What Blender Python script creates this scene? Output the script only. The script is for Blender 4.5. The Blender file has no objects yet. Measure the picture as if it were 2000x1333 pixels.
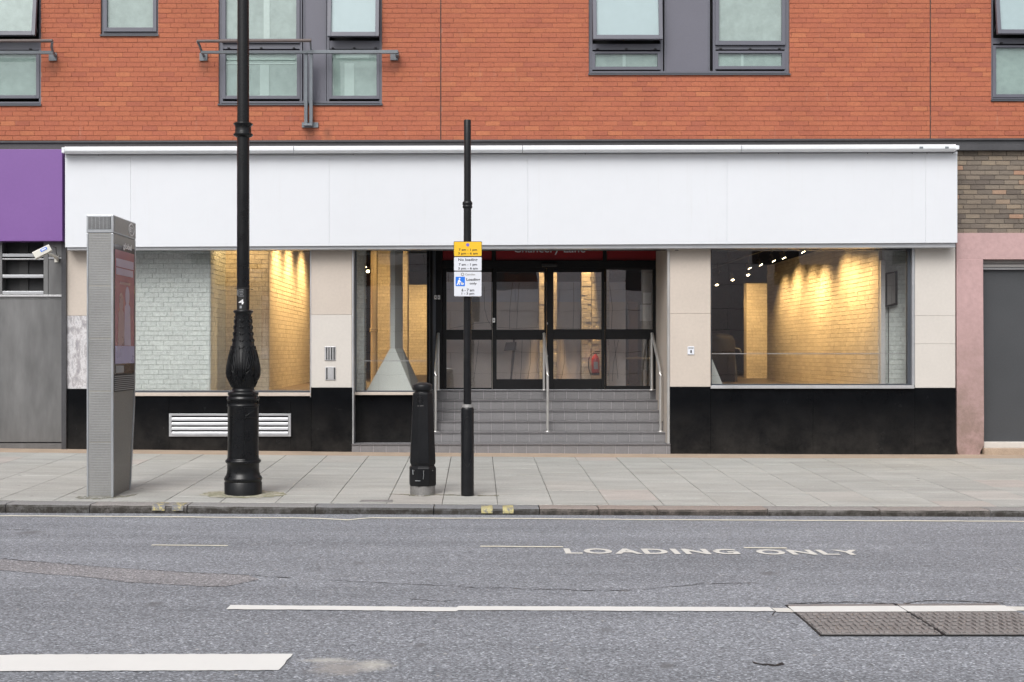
import bpy, math, random
from mathutils import Vector, Matrix
R = math.radians
random.seed(7)
S = bpy.context.scene
COL = S.collection

# ------------------------------------------------------------------ camera, sky, sun, exposure
FPX, CX, CY, D0, EYE = 2500.0, 932.0, 686.0, 19.6, 1.57   # focal length in photo px, principal point, camera to wall, eye height
cam = bpy.data.cameras.new('camera'); cam.sensor_width = 36; cam.lens = FPX / 2000 * 36
cam.shift_x = (1000 - CX) / 2000; cam.shift_y = (CY - 666.5) / 2000
cam.clip_end = 2000
co = bpy.data.objects.new('camera', cam); COL.objects.link(co)
co.location = (0, -D0, EYE); co.rotation_euler = (R(90), 0, 0); S.camera = co

SUN_EL, SUN_ROT = 47, 200
W = bpy.data.worlds.new('World'); S.world = W; W.use_nodes = True
nt = W.node_tree; bg = nt.nodes['Background']
sky = nt.nodes.new('ShaderNodeTexSky'); sky.sky_type = 'NISHITA'; sky.sun_disc = False
sky.sun_elevation = R(SUN_EL); sky.sun_rotation = R(SUN_ROT); sky.air_density = 1.0; sky.dust_density = 4.0
hs = nt.nodes.new('ShaderNodeHueSaturation'); hs.inputs['Saturation'].default_value = 0.27
nt.links.new(sky.outputs[0], hs.inputs['Color']); nt.links.new(hs.outputs[0], bg.inputs['Color'])
bg.inputs['Strength'].default_value = 0.15
sl = bpy.data.lights.new('sun', 'SUN'); sl.energy = 1.55; sl.angle = R(36); sl.color = (1, .985, .96)
so = bpy.data.objects.new('sun', sl); COL.objects.link(so)
a = R(SUN_ROT); e = R(SUN_EL)
sd = Vector((math.sin(a) * math.cos(e), math.cos(a) * math.cos(e), math.sin(e)))   # towards the sun
so.rotation_euler = sd.to_track_quat('Z', 'Y').to_euler(); so.location = (0, -10, 30)
S.view_settings.view_transform = 'Standard'; S.view_settings.look = 'None'
S.view_settings.exposure = 0.23; S.view_settings.gamma = 1; S.view_settings.use_curve_mapping = False
S.render.engine = 'CYCLES'
S.cycles.max_bounces = 8; S.cycles.transparent_max_bounces = 16; S.cycles.sample_clamp_indirect = 6
S.cycles.caustics_reflective = False; S.cycles.caustics_refractive = False

# ------------------------------------------------------------------ coordinates
def PX(px, Y=0.0): return (px - CX) / FPX * (D0 + Y)
def PZ(py, Y=0.0): return EYE - (py - CY) / FPX * (D0 + Y)
KERB_Y = -5.8
def zpave(x, y): return .018 - .0065 * x + .0004 * min(x * x, 150) + .0241 * y
def zroad(x, y):
    t = KERB_Y - y
    c = .015 * t if t < 6 else .09 - .015 * (t - 6)
    return -.196 - .004 * x + c
def hit(px, py, f):
    d = 14.0
    for _ in range(40):
        x = (px - CX) / FPX * d
        z = f(x, d - D0)
        d += 0.5 * ((EYE - z) * FPX / (py - CY) - d)
    return Vector(((px - CX) / FPX * d, d - D0, f((px - CX) / FPX * d, d - D0)))
def pave_pt(px, py): return hit(px, py, zpave)
def road_pt(px, py): return hit(px, py, zroad)

# ------------------------------------------------------------------ materials
def newmat(name):
    m = bpy.data.materials.new(name); m.use_nodes = True
    return m, m.node_tree, m.node_tree.nodes['Principled BSDF']
def N(nt, t, **kw):
    n = nt.nodes.new(t)
    for k, v in kw.items():
        if k in n.inputs.keys(): n.inputs[k].default_value = v
        else: setattr(n, k, v)
    return n
def pos(nt, scale=(1, 1, 1)):
    g = N(nt, 'ShaderNodeNewGeometry'); m = N(nt, 'ShaderNodeMapping'); m.inputs['Scale'].default_value = scale
    nt.links.new(g.outputs['Position'], m.inputs['Vector']); return m.outputs[0]
def noise(nt, scale, detail=4, rough=.55, sc=(1, 1, 1)):
    n = N(nt, 'ShaderNodeTexNoise'); n.inputs['Scale'].default_value = scale
    n.inputs['Detail'].default_value = detail; n.inputs['Roughness'].default_value = rough
    nt.links.new(pos(nt, sc), n.inputs['Vector']); return n.outputs['Fac']
def ramp(nt, fac, stops, interp='LINEAR'):
    r = N(nt, 'ShaderNodeValToRGB'); r.color_ramp.interpolation = interp
    el = r.color_ramp.elements
    while len(el) < len(stops): el.new(.5)
    for e_, (p, c) in zip(el, stops):
        e_.position = p; e_.color = (c[0], c[1], c[2], 1) if hasattr(c, '__len__') else (c, c, c, 1)
    nt.links.new(fac, r.inputs[0]); return r.outputs[0]
def mix(nt, fac, a_, b_, mode='MIX'):
    m = N(nt, 'ShaderNodeMix', data_type='RGBA', blend_type=mode)
    for i, v in ((0, fac), (6, a_), (7, b_)):
        if isinstance(v, bpy.types.NodeSocket): nt.links.new(v, m.inputs[i])
        elif i == 0: m.inputs[0].default_value = v
        else: m.inputs[i].default_value = (v[0], v[1], v[2], 1)
    return m.outputs[2]
def math_(nt, op, a_, b_=0.0):
    m = N(nt, 'ShaderNodeMath', operation=op)
    for i, v in ((0, a_), (1, b_)):
        if isinstance(v, bpy.types.NodeSocket): nt.links.new(v, m.inputs[i])
        else: m.inputs[i].default_value = v
    return m.outputs[0]
def tone(nt):
    a1 = N(nt, 'ShaderNodeAttribute', attribute_type='GEOMETRY', attribute_name='tone')
    a2 = N(nt, 'ShaderNodeAttribute', attribute_type='OBJECT', attribute_name='tone')
    return math_(nt, 'ADD', a1.outputs['Fac'], a2.outputs['Fac'])
def bump(nt, bs, h, strength, dist=.01):
    b = N(nt, 'ShaderNodeBump'); b.inputs['Strength'].default_value = strength; b.inputs['Distance'].default_value = dist
    nt.links.new(h, b.inputs['Height']); nt.links.new(b.outputs[0], bs.inputs['Normal'])
def M(name, c, rough=.5, var=.12, scale=3, fine=40, bmp=.15, metal=0, sc=(1, 1, 1), spec=.5, coat=0, dist=.004, dirt=None):
    m, nt, bs = newmat(name)
    n1 = noise(nt, scale, 5, .6, sc); n2 = noise(nt, fine, 3, .6, sc)
    lo = [v * (1 - var) for v in c]; hi = [min(1, v * (1 + var)) for v in c]
    col = ramp(nt, n1, [(.3, lo), (.7, hi)])
    col = mix(nt, .5, col, ramp(nt, n2, [(.3, lo), (.7, hi)]))
    if dirt:  # (height, colour, amount): splash dirt wear near the ground
        g = N(nt, 'ShaderNodeNewGeometry'); s = N(nt, 'ShaderNodeSeparateXYZ'); nt.links.new(g.outputs['Position'], s.inputs[0])
        h = N(nt, 'ShaderNodeMapRange'); h.inputs['From Min'].default_value = 0; h.inputs['From Max'].default_value = dirt[0]
        h.inputs['To Min'].default_value = 1; h.inputs['To Max'].default_value = 0; nt.links.new(s.outputs['Z'], h.inputs[0])
        f = math_(nt, 'MULTIPLY', h.outputs[0], ramp(nt, noise(nt, 2.2, 8, .75), [(.35, 0.15), (.7, 1)]))
        col = mix(nt, math_(nt, 'MULTIPLY', f, dirt[2]), col, dirt[1])
    nt.links.new(col, bs.inputs['Base Color'])
    bs.inputs['Metallic'].default_value = metal
    rr = ramp(nt, n1, [(.3, max(0, rough - .07)), (.7, min(1, rough + .07))]); nt.links.new(rr, bs.inputs['Roughness'])
    bs.inputs['Specular IOR Level'].default_value = spec; bs.inputs['Coat Weight'].default_value = coat
    if bmp: bump(nt, bs, n2, bmp, dist)
    return m

def brickmat(name, stops, rough=.85, fine=60, dark=.5, bmp=.35, stains=()):
    m, nt, bs = newmat(name)
    col = ramp(nt, tone(nt), stops)
    n = noise(nt, 1.1, 6, .65); col = mix(nt, ramp(nt, n, [(.45, 0), (.75, dark)]), col, mix(nt, 1, col, (.62, .6, .58), 'MULTIPLY'))
    n2 = noise(nt, fine, 3, .7)
    col = mix(nt, .5, col, mix(nt, 1, col, ramp(nt, n2, [(.25, .6), (.75, 1.35)]), 'MULTIPLY'))
    st = noise(nt, 3.0, 5, .7, (3.2, 1, .5)); col = mix(nt, ramp(nt, st, [(.62, 0), (.8, .35)]), col, (.45, .33, .27))
    for (px, py, rad) in stains:      # rust and soot run-off under the rail brackets
        g = N(nt, 'ShaderNodeNewGeometry'); v = N(nt, 'ShaderNodeVectorMath', operation='SUBTRACT'); v.inputs[1].default_value = (PX(px), 0, PZ(py))
        sc_ = N(nt, 'ShaderNodeVectorMath', operation='MULTIPLY'); sc_.inputs[1].default_value = (1.3, 0, .75); ln = N(nt, 'ShaderNodeVectorMath', operation='LENGTH')
        nt.links.new(g.outputs['Position'], v.inputs[0]); nt.links.new(v.outputs[0], sc_.inputs[0]); nt.links.new(sc_.outputs[0], ln.inputs[0])
        f = math_(nt, 'MULTIPLY', ramp(nt, math_(nt, 'DIVIDE', ln.outputs['Value'], rad), [(.1, .75), (1, 0)]), ramp(nt, noise(nt, 9, 4, .7), [(.3, .5), (.6, 1)]))
        col = mix(nt, f, col, (.17, .075, .05))
    nt.links.new(col, bs.inputs['Base Color']); bs.inputs['Roughness'].default_value = rough
    bs.inputs['Specular IOR Level'].default_value = .25
    bump(nt, bs, n2, bmp, .004); return m

mt = {}
mt['brick'] = brickmat('red_brick', [(0, (.355, .116, .073)), (.12, (.385, .126, .075)), (.4, (.40, .132, .076)), (.8, (.412, .138, .077)), (.96, (.425, .147, .080)), (1, (.455, .166, .086))], fine=45, dark=.35, stains=[(398, 128, .16), (770, 124, .16), (605, 262, .22), (104, 128, .16), (640, 262, .12)])
mt['mortar'] = M('red_mortar', (.37, .16, .105), .95, .2, 6, 80, .3)
mt['brown_brick'] = brickmat('brown_brick', [(0, (.145, .122, .105)), (.35, (.195, .165, .135)), (.7, (.235, .195, .155)), (.93, (.27, .22, .165)), (1, (.38, .23, .16))], dark=.7, bmp=.8)
mt['brown_mortar'] = M('brown_mortar', (.16, .135, .115), .95, .3, 6, 60, .5)
mt['white_brick'] = brickmat('white_painted_brick', [(0, (.78, .83, .81)), (1, (.84, .89, .865))], .6, 25, .1, .5)
mt['tan_brick'] = brickmat('cream_painted_brick', [(0, (.62, .56, .46)), (1, (.74, .67, .55))], .6, 30, .1, .5)
mt['tan_mortar'] = M('cream_mortar', (.38, .33, .255), .9, .1, 6, 60, .3)
mt['white_mortar'] = M('white_painted_mortar', (.60, .64, .62), .8, .1, 6, 60, .3)
mt['white'] = M('white_panel', (.655, .675, .71), .42, .015, .7, 6, .02, spec=.4)
mt['awning'] = M('awning_white', (.72, .74, .77), .35, .05, 3, 40, .05)
mt['beam'] = M('dark_steel_beam', (.055, .055, .06), .5, .25, 2, 30, .1)
mt['winframe'] = M('grey_window_frame', (.115, .118, .145), .42, .08, 3, 60, .04)
mt['winpanel'] = M('grey_infill_panel', (.125, .125, .155), .5, .07, 2, 50, .03)
mt['darkframe'] = M('slate_frame', (.06, .068, .082), .38, .12, 3, 40, .04)
mt['black_frame'] = M('black_door_frame', (.010, .010, .011), .5, .2, 3, 60, .05, spec=.22)
mt['film'] = M('frosted_film', (.36, .41, .395), .6, .22, 1.6, 9, 0)
mt['bluefilm'] = M('pale_blind', (.42, .49, .52), .6, .06, 1.2, 9, 0)
mt['purple'] = M('purple_panel', (.185, .085, .29), .4, .05, 1, 20, .03)
mt['rail'] = M('grey_painted_steel', (.16, .18, .20), .5, .25, 6, 60, .15)
mt['handrail_brown'] = M('weathered_brown_rail', (.12, .095, .09), .6, .3, 8, 60, .15)
mt['stone'] = M('beige_stone', (.53, .465, .405), .62, .07, 1.8, 25, .12, sc=(1, 1, 1))
mt['stone2'] = M('pale_stone', (.57, .535, .495), .62, .06, 1.6, 25, .12)
mt['granite'] = M('black_granite', (.004, .0045, .0055), .22, .4, 3, 90, .03, spec=.13, dirt=(.8, (.06, .055, .05), .55))
mt['sill'] = M('sill_stone', (.52, .45, .39), .6, .12, 3, 30, .15)
mt['sill_metal'] = M('sill_metal', (.55, .55, .56), .35, .1, 4, 40, .08, metal=.5)
mt['aluminium'] = M('aluminium', (.50, .51, .53), .38, .08, 4, 60, .08, metal=.6, sc=(1, 1, 6))
mt['stainless'] = M('stainless_rail', (.62, .61, .59), .36, .05, 4, 60, .03, metal=.75)
mt['steel_door'] = M('stained_steel', (.20, .20, .20), .42, .28, .8, 5, .02, metal=.7, sc=(1.3, 1, .35))
mt['shutter'] = M('dark_grey_shutter', (.052, .055, .060), .6, .14, 2, 40, .1)
mt['shutter_box'] = M('shutter_housing', (.32, .31, .30), .5, .1, 2, 40, .1)
mt['pink'] = M('pink_render', (.45, .30, .295), .85, .13, 1.5, 14, .5, dist=.012, dirt=(2.3, (.25, .175, .15), 1.7))
mt['tile'] = M('grey_step_tile', (.195, .19, .195), .6, .14, 3.5, 50, .15)
mt['grout'] = M('grout', (.38, .365, .37), .9, .15, 8, 80, .2)
mt['nosing'] = M('step_nosing', (.13, .125, .13), .6, .2, 6, 60, .2)
mt['iron'] = M('black_gloss_iron', (.0065, .007, .008), .3, .3, 6, 50, .2, spec=.34, dist=.003)
mt['bollard'] = M('black_bollard_paint', (.008, .0085, .010), .4, .35, 5, 50, .15, spec=.3)
mt['polepaint'] = M('black_pole_paint', (.009, .0095, .011), .36, .3, 5, 50, .08, spec=.32)
mt['greyband'] = M('scuffed_grey_metal', (.22, .215, .21), .55, .3, 8, 50, .2, metal=.2)
mt['kiosk'] = M('kiosk_grey_ribs', (.31, .315, .32), .5, .12, 3, 40, .1, metal=.25)
mt['kiosk_side'] = M('kiosk_side_taupe', (.29, .285, .265), .5, .14, 3, 40, .1, metal=.25)
mt['kiosk_edge'] = M('kiosk_silver_edge', (.46, .48, .50), .35, .08, 4, 60, .05, metal=.6)
mt['dark'] = M('near_black', (.015, .015, .016), .6, .2, 4, 60, .05)
mt['joint'] = M('joint_dark', (.15, .15, .13), .95, .3, 5, 60, .2)
mt['plaster'] = M('interior_grey_plaster', (.60, .60, .60), .8, .1, 2, 30, .1)
mt['ceiling'] = M('dark_ceiling', (.035, .035, .038), .8, .2, 2, 20, .1)
mt['floorwood'] = M('interior_wood_floor', (.13, .10, .075), .45, .2, 2, 20, .05, sc=(1, 4, 1))
mt['duct'] = M('pale_grey_metal_hood', (.62, .65, .62), .5, .04, 2, 30, .03)
mt['duct_shaded'] = M('hood_metal_shaded', (.40, .40, .37), .5, .06, 2, 30, .03)  # hood metal again, darker so the side's shade sits in its colour
mt['pipe'] = M('cream_pipe', (.66, .56, .40), .5, .06, 2, 30, .03)
mt['board'] = M('taupe_reflection', (.88, .80, .73), .8, .04, 1, 10, .03)  # lower band of the door glass reflection, painted as board colour
mt['board2'] = M('blue_grey_reflection', (.70, .75, .84), .8, .04, 1, 10, .03)  # upper band of the same reflection, painted as board colour
mt['red'] = M('red_sign', (.26, .006, .010), .5, .1, 2, 30, .02)
mt['paintwhite'] = M('white_print', (.80, .80, .80), .5, .03, 2, 30, 0)
mt['paintblack'] = M('black_print', (.01, .01, .012), .5, .03, 2, 30, 0)
mt['yellow'] = M('yellow_sign', (.85, .50, .02), .45, .03, 2, 30, .02)
mt['signwhite'] = M('white_sign_face', (.68, .70, .75), .45, .03, 2, 30, .02)
mt['blue'] = M('blue_sign', (.01, .17, .72), .45, .03, 2, 30, .02)
mt['violet'] = M('violet_print', (.17, .14, .55), .45, .03, 2, 30, .02)
mt['sepia'] = M('red_extinguisher', (.45, .03, .02), .3, .1, 2, 30, .02)
mt['stoneopp'] = M('opposite_stone', (.50, .49, .48), .8, .12, .6, 8, .1)
mt['tanstrip'] = M('tan_mortar_strip', (.40, .31, .235), .95, .2, 3, 45, .6, dist=.01)
mt['screen'] = M('poster_pink', (.34, .14, .17), .25, .1, 1.3, 5, 0)
mt['poster2'] = M('poster_pale', (.42, .36, .46), .3, .1, 2.5, 9, 0)
mt['poster3'] = M('poster_lilac', (.36, .34, .52), .3, .1, 2.5, 9, 0)
mt['posterskin'] = M('poster_figure', (.33, .22, .23), .3, .2, 6, 20, 0)
mt['screenglass'] = M('kiosk_dark_glass', (.085, .07, .07), .12, .1, 2, 20, 0)
mt['cctv'] = M('cream_camera_housing', (.60, .585, .53), .45, .06, 4, 40, .03)
mt['black'] = M('black_rubber', (.02, .02, .02), .5, .2, 4, 40, .05)

def granitemat():
    m = mt['granite']; nt = m.node_tree; bs = nt.nodes['Principled BSDF']; src = bs.inputs['Base Color'].links[0].from_socket
    n = noise(nt, 5, 8, .85, (1, 1, 2.2)); v = noise(nt, 1.2, 3, .6)
    f = math_(nt, 'MULTIPLY', ramp(nt, n, [(.62, 0), (.72, .6)]), ramp(nt, v, [(.4, 0), (.65, 1)]))
    nt.links.new(mix(nt, f, src, (.11, .108, .10)), bs.inputs['Base Color'])
granitemat()
def fasciamat():
    m = mt['white']; nt = m.node_tree; bs = nt.nodes['Principled BSDF']; src = bs.inputs['Base Color'].links[0].from_socket
    n = noise(nt, 3, 6, .75, (3, 1, .12)); w = noise(nt, .6, 3, .5)
    f = math_(nt, 'MULTIPLY', ramp(nt, n, [(.55, 0), (.75, .3)]), ramp(nt, w, [(.4, .1), (.65, 1)]))
    nt.links.new(mix(nt, f, src, (.54, .54, .53)), bs.inputs['Base Color'])
fasciamat()
def graffiti():
    m, nt, bs = newmat('smeared_marble')
    a_ = noise(nt, 7, 6, .75, (1.6, 1, .7)); col = ramp(nt, a_, [(.36, (.27, .26, .28)), (.47, (.40, .38, .39)), (.53, (.62, .61, .62)), (.62, (.38, .37, .39)), (.75, (.5, .46, .42))])
    nt.links.new(col, bs.inputs['Base Color']); bs.inputs['Roughness'].default_value = .5; return m
mt['smear'] = graffiti()

def asphalt(name='asphalt', tint=(1, 1, 1), scar=True):
    m, nt, bs = newmat(name)
    big = noise(nt, .35, 5, .6); base = ramp(nt, big, [(.3, (.215, .227, .250)), (.7, (.245, .258, .283))])
    st = noise(nt, 1.0, 5, .6, (.25, 1.8, 1)); base = mix(nt, .6, base, mix(nt, 1, base, ramp(nt, st, [(.3, .74), (.7, 1.2)]), 'MULTIPLY'))
    v = N(nt, 'ShaderNodeTexVoronoi'); v.inputs['Scale'].default_value = 88; nt.links.new(pos(nt), v.inputs['Vector'])
    cs = N(nt, 'ShaderNodeSeparateColor'); nt.links.new(v.outputs['Color'], cs.inputs[0])
    agg = ramp(nt, cs.outputs[0], [(0, .5), (.3, .8), (.65, 1.03), (.9, 1.3), (1, 2.1)])
    col = mix(nt, 1, base, agg, 'MULTIPLY')
    n2 = noise(nt, 42, 5, .75); col = mix(nt, .9, col, mix(nt, 1, col, ramp(nt, n2, [(.3, .66), (.5, 1.0), (.7, 1.34)]), 'MULTIPLY'))
    v2 = N(nt, 'ShaderNodeTexVoronoi'); v2.inputs['Scale'].default_value = 13; nt.links.new(pos(nt), v2.inputs['Vector'])
    cs2 = N(nt, 'ShaderNodeSeparateColor'); nt.links.new(v2.outputs['Color'], cs2.inputs[0])
    spot = math_(nt, 'MULTIPLY', ramp(nt, cs2.outputs[1], [(.86, 0), (.9, 1)]), ramp(nt, v2.outputs['Distance'], [(.1, 1), (.17, 0)]))
    col = mix(nt, spot, col, (.42, .41, .39))
    col = mix(nt, 1, col, tint, 'MULTIPLY')
    def blob(px, py, rx, ry, inner, lo, hi, c, sc=7):
        nonlocal col
        p = road_pt(px, py)
        g = N(nt, 'ShaderNodeNewGeometry'); v = N(nt, 'ShaderNodeVectorMath', operation='SUBTRACT'); v.inputs[1].default_value = (p.x, p.y, 0)
        s_ = N(nt, 'ShaderNodeVectorMath', operation='MULTIPLY'); s_.inputs[1].default_value = (1 / rx, 1 / ry, 0); ln = N(nt, 'ShaderNodeVectorMath', operation='LENGTH')
        nt.links.new(g.outputs['Position'], v.inputs[0]); nt.links.new(v.outputs[0], s_.inputs[0]); nt.links.new(s_.outputs[0], ln.inputs[0])
        f = math_(nt, 'ADD', ramp(nt, ln.outputs['Value'], [(inner, .62), (1, .0)]), math_(nt, 'MULTIPLY', noise(nt, sc, 7, .75), .75))
        col = mix(nt, ramp(nt, f, [(lo, 0), (hi, .7)]), col, c)
    if scar:       # scuffed pale paint residue, oil drips and tyre dirt
        blob(640, 1290, .34, .12, .1, .70, .98, (.50, .49, .45), 16); blob(728, 1300, .24, .26, .1, .68, .98, (.52, .50, .45), 16); blob(660, 1306, .34, .34, .2, .74, 1.05, (.33, .31, .29), 16)
        for bx, by, rx_ in ((1180, 1230, .12), (300, 1180, .14), (1500, 1120, .2), (820, 1260, .1), (60, 1040, .3), (1300, 1300, .15), (700, 1100, .16)):
            blob(bx, by, rx_, rx_ * 1.4, .1, .75, 1.0, (.12, .12, .125), 12)
    nt.links.new(col, bs.inputs['Base Color']); bs.inputs['Roughness'].default_value = .82; bs.inputs['Specular IOR Level'].default_value = .3
    h = mix(nt, .5, v.outputs['Distance'], n2); bump(nt, bs, h, .5, .006); return m
mt['asphalt'] = asphalt()
mt['asphalt_patch'] = asphalt('brownish_patch_asphalt', (1.04, .97, .92), False)

def roadpaint(name, c, wear=.45):
    m, nt, bs = newmat(name)
    n = noise(nt, 22, 6, .8); n2 = noise(nt, 3, 5, .7)
    f = ramp(nt, math_(nt, 'ADD', math_(nt, 'MULTIPLY', n, .65), math_(nt, 'MULTIPLY', n2, .35)), [(wear - .03, 0), (wear + .05, 1)])
    col = mix(nt, f, (.17, .17, .175), mix(nt, n2, [v * .88 for v in c], c))
    nt.links.new(col, bs.inputs['Base Color']); bs.inputs['Roughness'].default_value = .7; bump(nt, bs, n, .3, .004); return m
mt['roadwhite'] = roadpaint('road_paint_white', (.74, .74, .72), .33)
mt['roadworn'] = roadpaint('road_paint_worn', (.68, .67, .63), .385)
mt['roadcream'] = roadpaint('road_paint_cream', (.74, .71, .60), .36)
mt['kerbyellow'] = roadpaint('kerb_paint_yellow', (.50, .44, .20), .47)
mt['kerbyellow2'] = roadpaint('kerb_paint_faded_yellow', (.55, .46, .18), .5)
mt['scar'] = roadpaint('scuffed_white_scar', (.42, .40, .36), .54)

def flagmat():
    m, nt, bs = newmat('york_flagstone')
    col = ramp(nt, tone(nt), [(0, (.36, .36, .34)), (.45, (.392, .393, .373)), (.85, (.415, .415, .392)), (1, (.42, .39, .365))])
    n = noise(nt, 1.7, 6, .7, (.5, 2.2, 1)); n2 = noise(nt, 45, 4, .7); n3 = noise(nt, 6, 6, .7)
    col = mix(nt, .8, col, mix(nt, 1, col, ramp(nt, n, [(.3, .8), (.7, 1.15)]), 'MULTIPLY'))
    col = mix(nt, .7, col, mix(nt, 1, col, ramp(nt, n2, [(.25, .75), (.75, 1.2)]), 'MULTIPLY'))
    col = mix(nt, ramp(nt, n3, [(.6, 0), (.8, .35)]), col, (.24, .23, .20))
    for sc_, ch, c_ in ((2.6, 0, (.19, .185, .17)), (3.4, 1, (.52, .52, .50))):      # trodden gum and pale spots
        v = N(nt, 'ShaderNodeTexVoronoi'); v.inputs['Scale'].default_value = sc_; nt.links.new(pos(nt), v.inputs['Vector'])
        cs = N(nt, 'ShaderNodeSeparateColor'); nt.links.new(v.outputs['Color'], cs.inputs[0])
        col = mix(nt, math_(nt, 'MULTIPLY', ramp(nt, cs.outputs[ch], [(.55, 0), (.6, .8)]), ramp(nt, v.outputs['Distance'], [(.05, 1), (.085, 0)])), col, c_)
    st = noise(nt, .8, 7, .75, (.6, 1.3, 1)); col = mix(nt, ramp(nt, st, [(.5, 0), (.72, .5)]), col, (.27, .265, .24))
    nt.links.new(col, bs.inputs['Base Color']); bs.inputs['Roughness'].default_value = .8; bs.inputs['Specular IOR Level'].default_value = .3
    bump(nt, bs, n2, .25, .003); return m
mt['flag'] = flagmat()
def kerbmat():
    m, nt, bs = newmat('kerb_granite')
    col = ramp(nt, tone(nt), [(0, (.20, .205, .215)), (.5, (.27, .265, .26)), (1, (.30, .245, .215))])
    n = noise(nt, 9, 6, .8); n2 = noise(nt, 60, 3, .7)
    col = mix(nt, 1, col, ramp(nt, n2, [(.25, .7), (.75, 1.25)]), 'MULTIPLY')
    g = N(nt, 'ShaderNodeNewGeometry'); s = N(nt, 'ShaderNodeSeparateXYZ'); nt.links.new(g.outputs['True Normal'], s.inputs[0])
    f = math_(nt, 'MULTIPLY', ramp(nt, math_(nt, 'MULTIPLY', s.outputs['Y'], -1), [(.5, 0), (.9, 1)]), ramp(nt, n, [(.3, .55), (.55, 1)]))
    col = mix(nt, f, col, (.030, .026, .021))     # grime caked on the road side of the stones
    nt.links.new(col, bs.inputs['Base Color']); bs.inputs['Roughness'].default_value = .85; bump(nt, bs, n, .9, .02); return m
mt['kerb'] = kerbmat()
mt['castiron'] = M('worn_cast_iron', (.25, .235, .23), .55, .2, 4, 60, .3, metal=.2)

def glass(name, k=2.0, tint=(.975, .98, .975), rough=0.0):
    m = bpy.data.materials.new(name); m.use_nodes = True; nt = m.node_tree
    for n in list(nt.nodes): nt.nodes.remove(n)
    o = nt.nodes.new('ShaderNodeOutputMaterial'); mx = nt.nodes.new('ShaderNodeMixShader')
    t = nt.nodes.new('ShaderNodeBsdfTransparent'); t.inputs[0].default_value = (*tint, 1)
    g = nt.nodes.new('ShaderNodeBsdfGlossy'); g.inputs['Roughness'].default_value = rough; g.inputs[0].default_value = (.95, .97, 1, 1)
    lw = nt.nodes.new('ShaderNodeLayerWeight'); lw.inputs[0].default_value = .5
    f = math_(nt, 'ADD', math_(nt, 'MULTIPLY', math_(nt, 'POWER', lw.outputs['Facing'], 5.0), .45), .042)
    nn = noise(nt, 1.3, 2, .5); b = N(nt, 'ShaderNodeBump'); b.inputs['Strength'].default_value = .05; b.inputs['Distance'].default_value = .02
    nt.links.new(nn, b.inputs['Height']); nt.links.new(b.outputs[0], g.inputs['Normal'])
    nt.links.new(math_(nt, 'MULTIPLY', f, k), mx.inputs[0]); mx.inputs[0].default_value = .1
    nt.links.new(t.outputs[0], mx.inputs[1]); nt.links.new(g.outputs[0], mx.inputs[2]); nt.links.new(mx.outputs[0], o.inputs[0])
    return m
mt['glass'] = glass('shop_glass', 2.8)
mt['doorglass'] = glass('door_glass', 5.6, (.975, .98, .985))
mt['upglass'] = glass('upper_glass', .8, (.9, .94, .93))
def emis(name, c, s):
    m, nt, bs = newmat(name); bs.inputs['Emission Color'].default_value = (*c, 1); bs.inputs['Emission Strength'].default_value = s
    bs.inputs['Base Color'].default_value = (*c, 1); return m
mt['lamp'] = emis('lit_lamp_lens', (1, .80, .48), 22)

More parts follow.
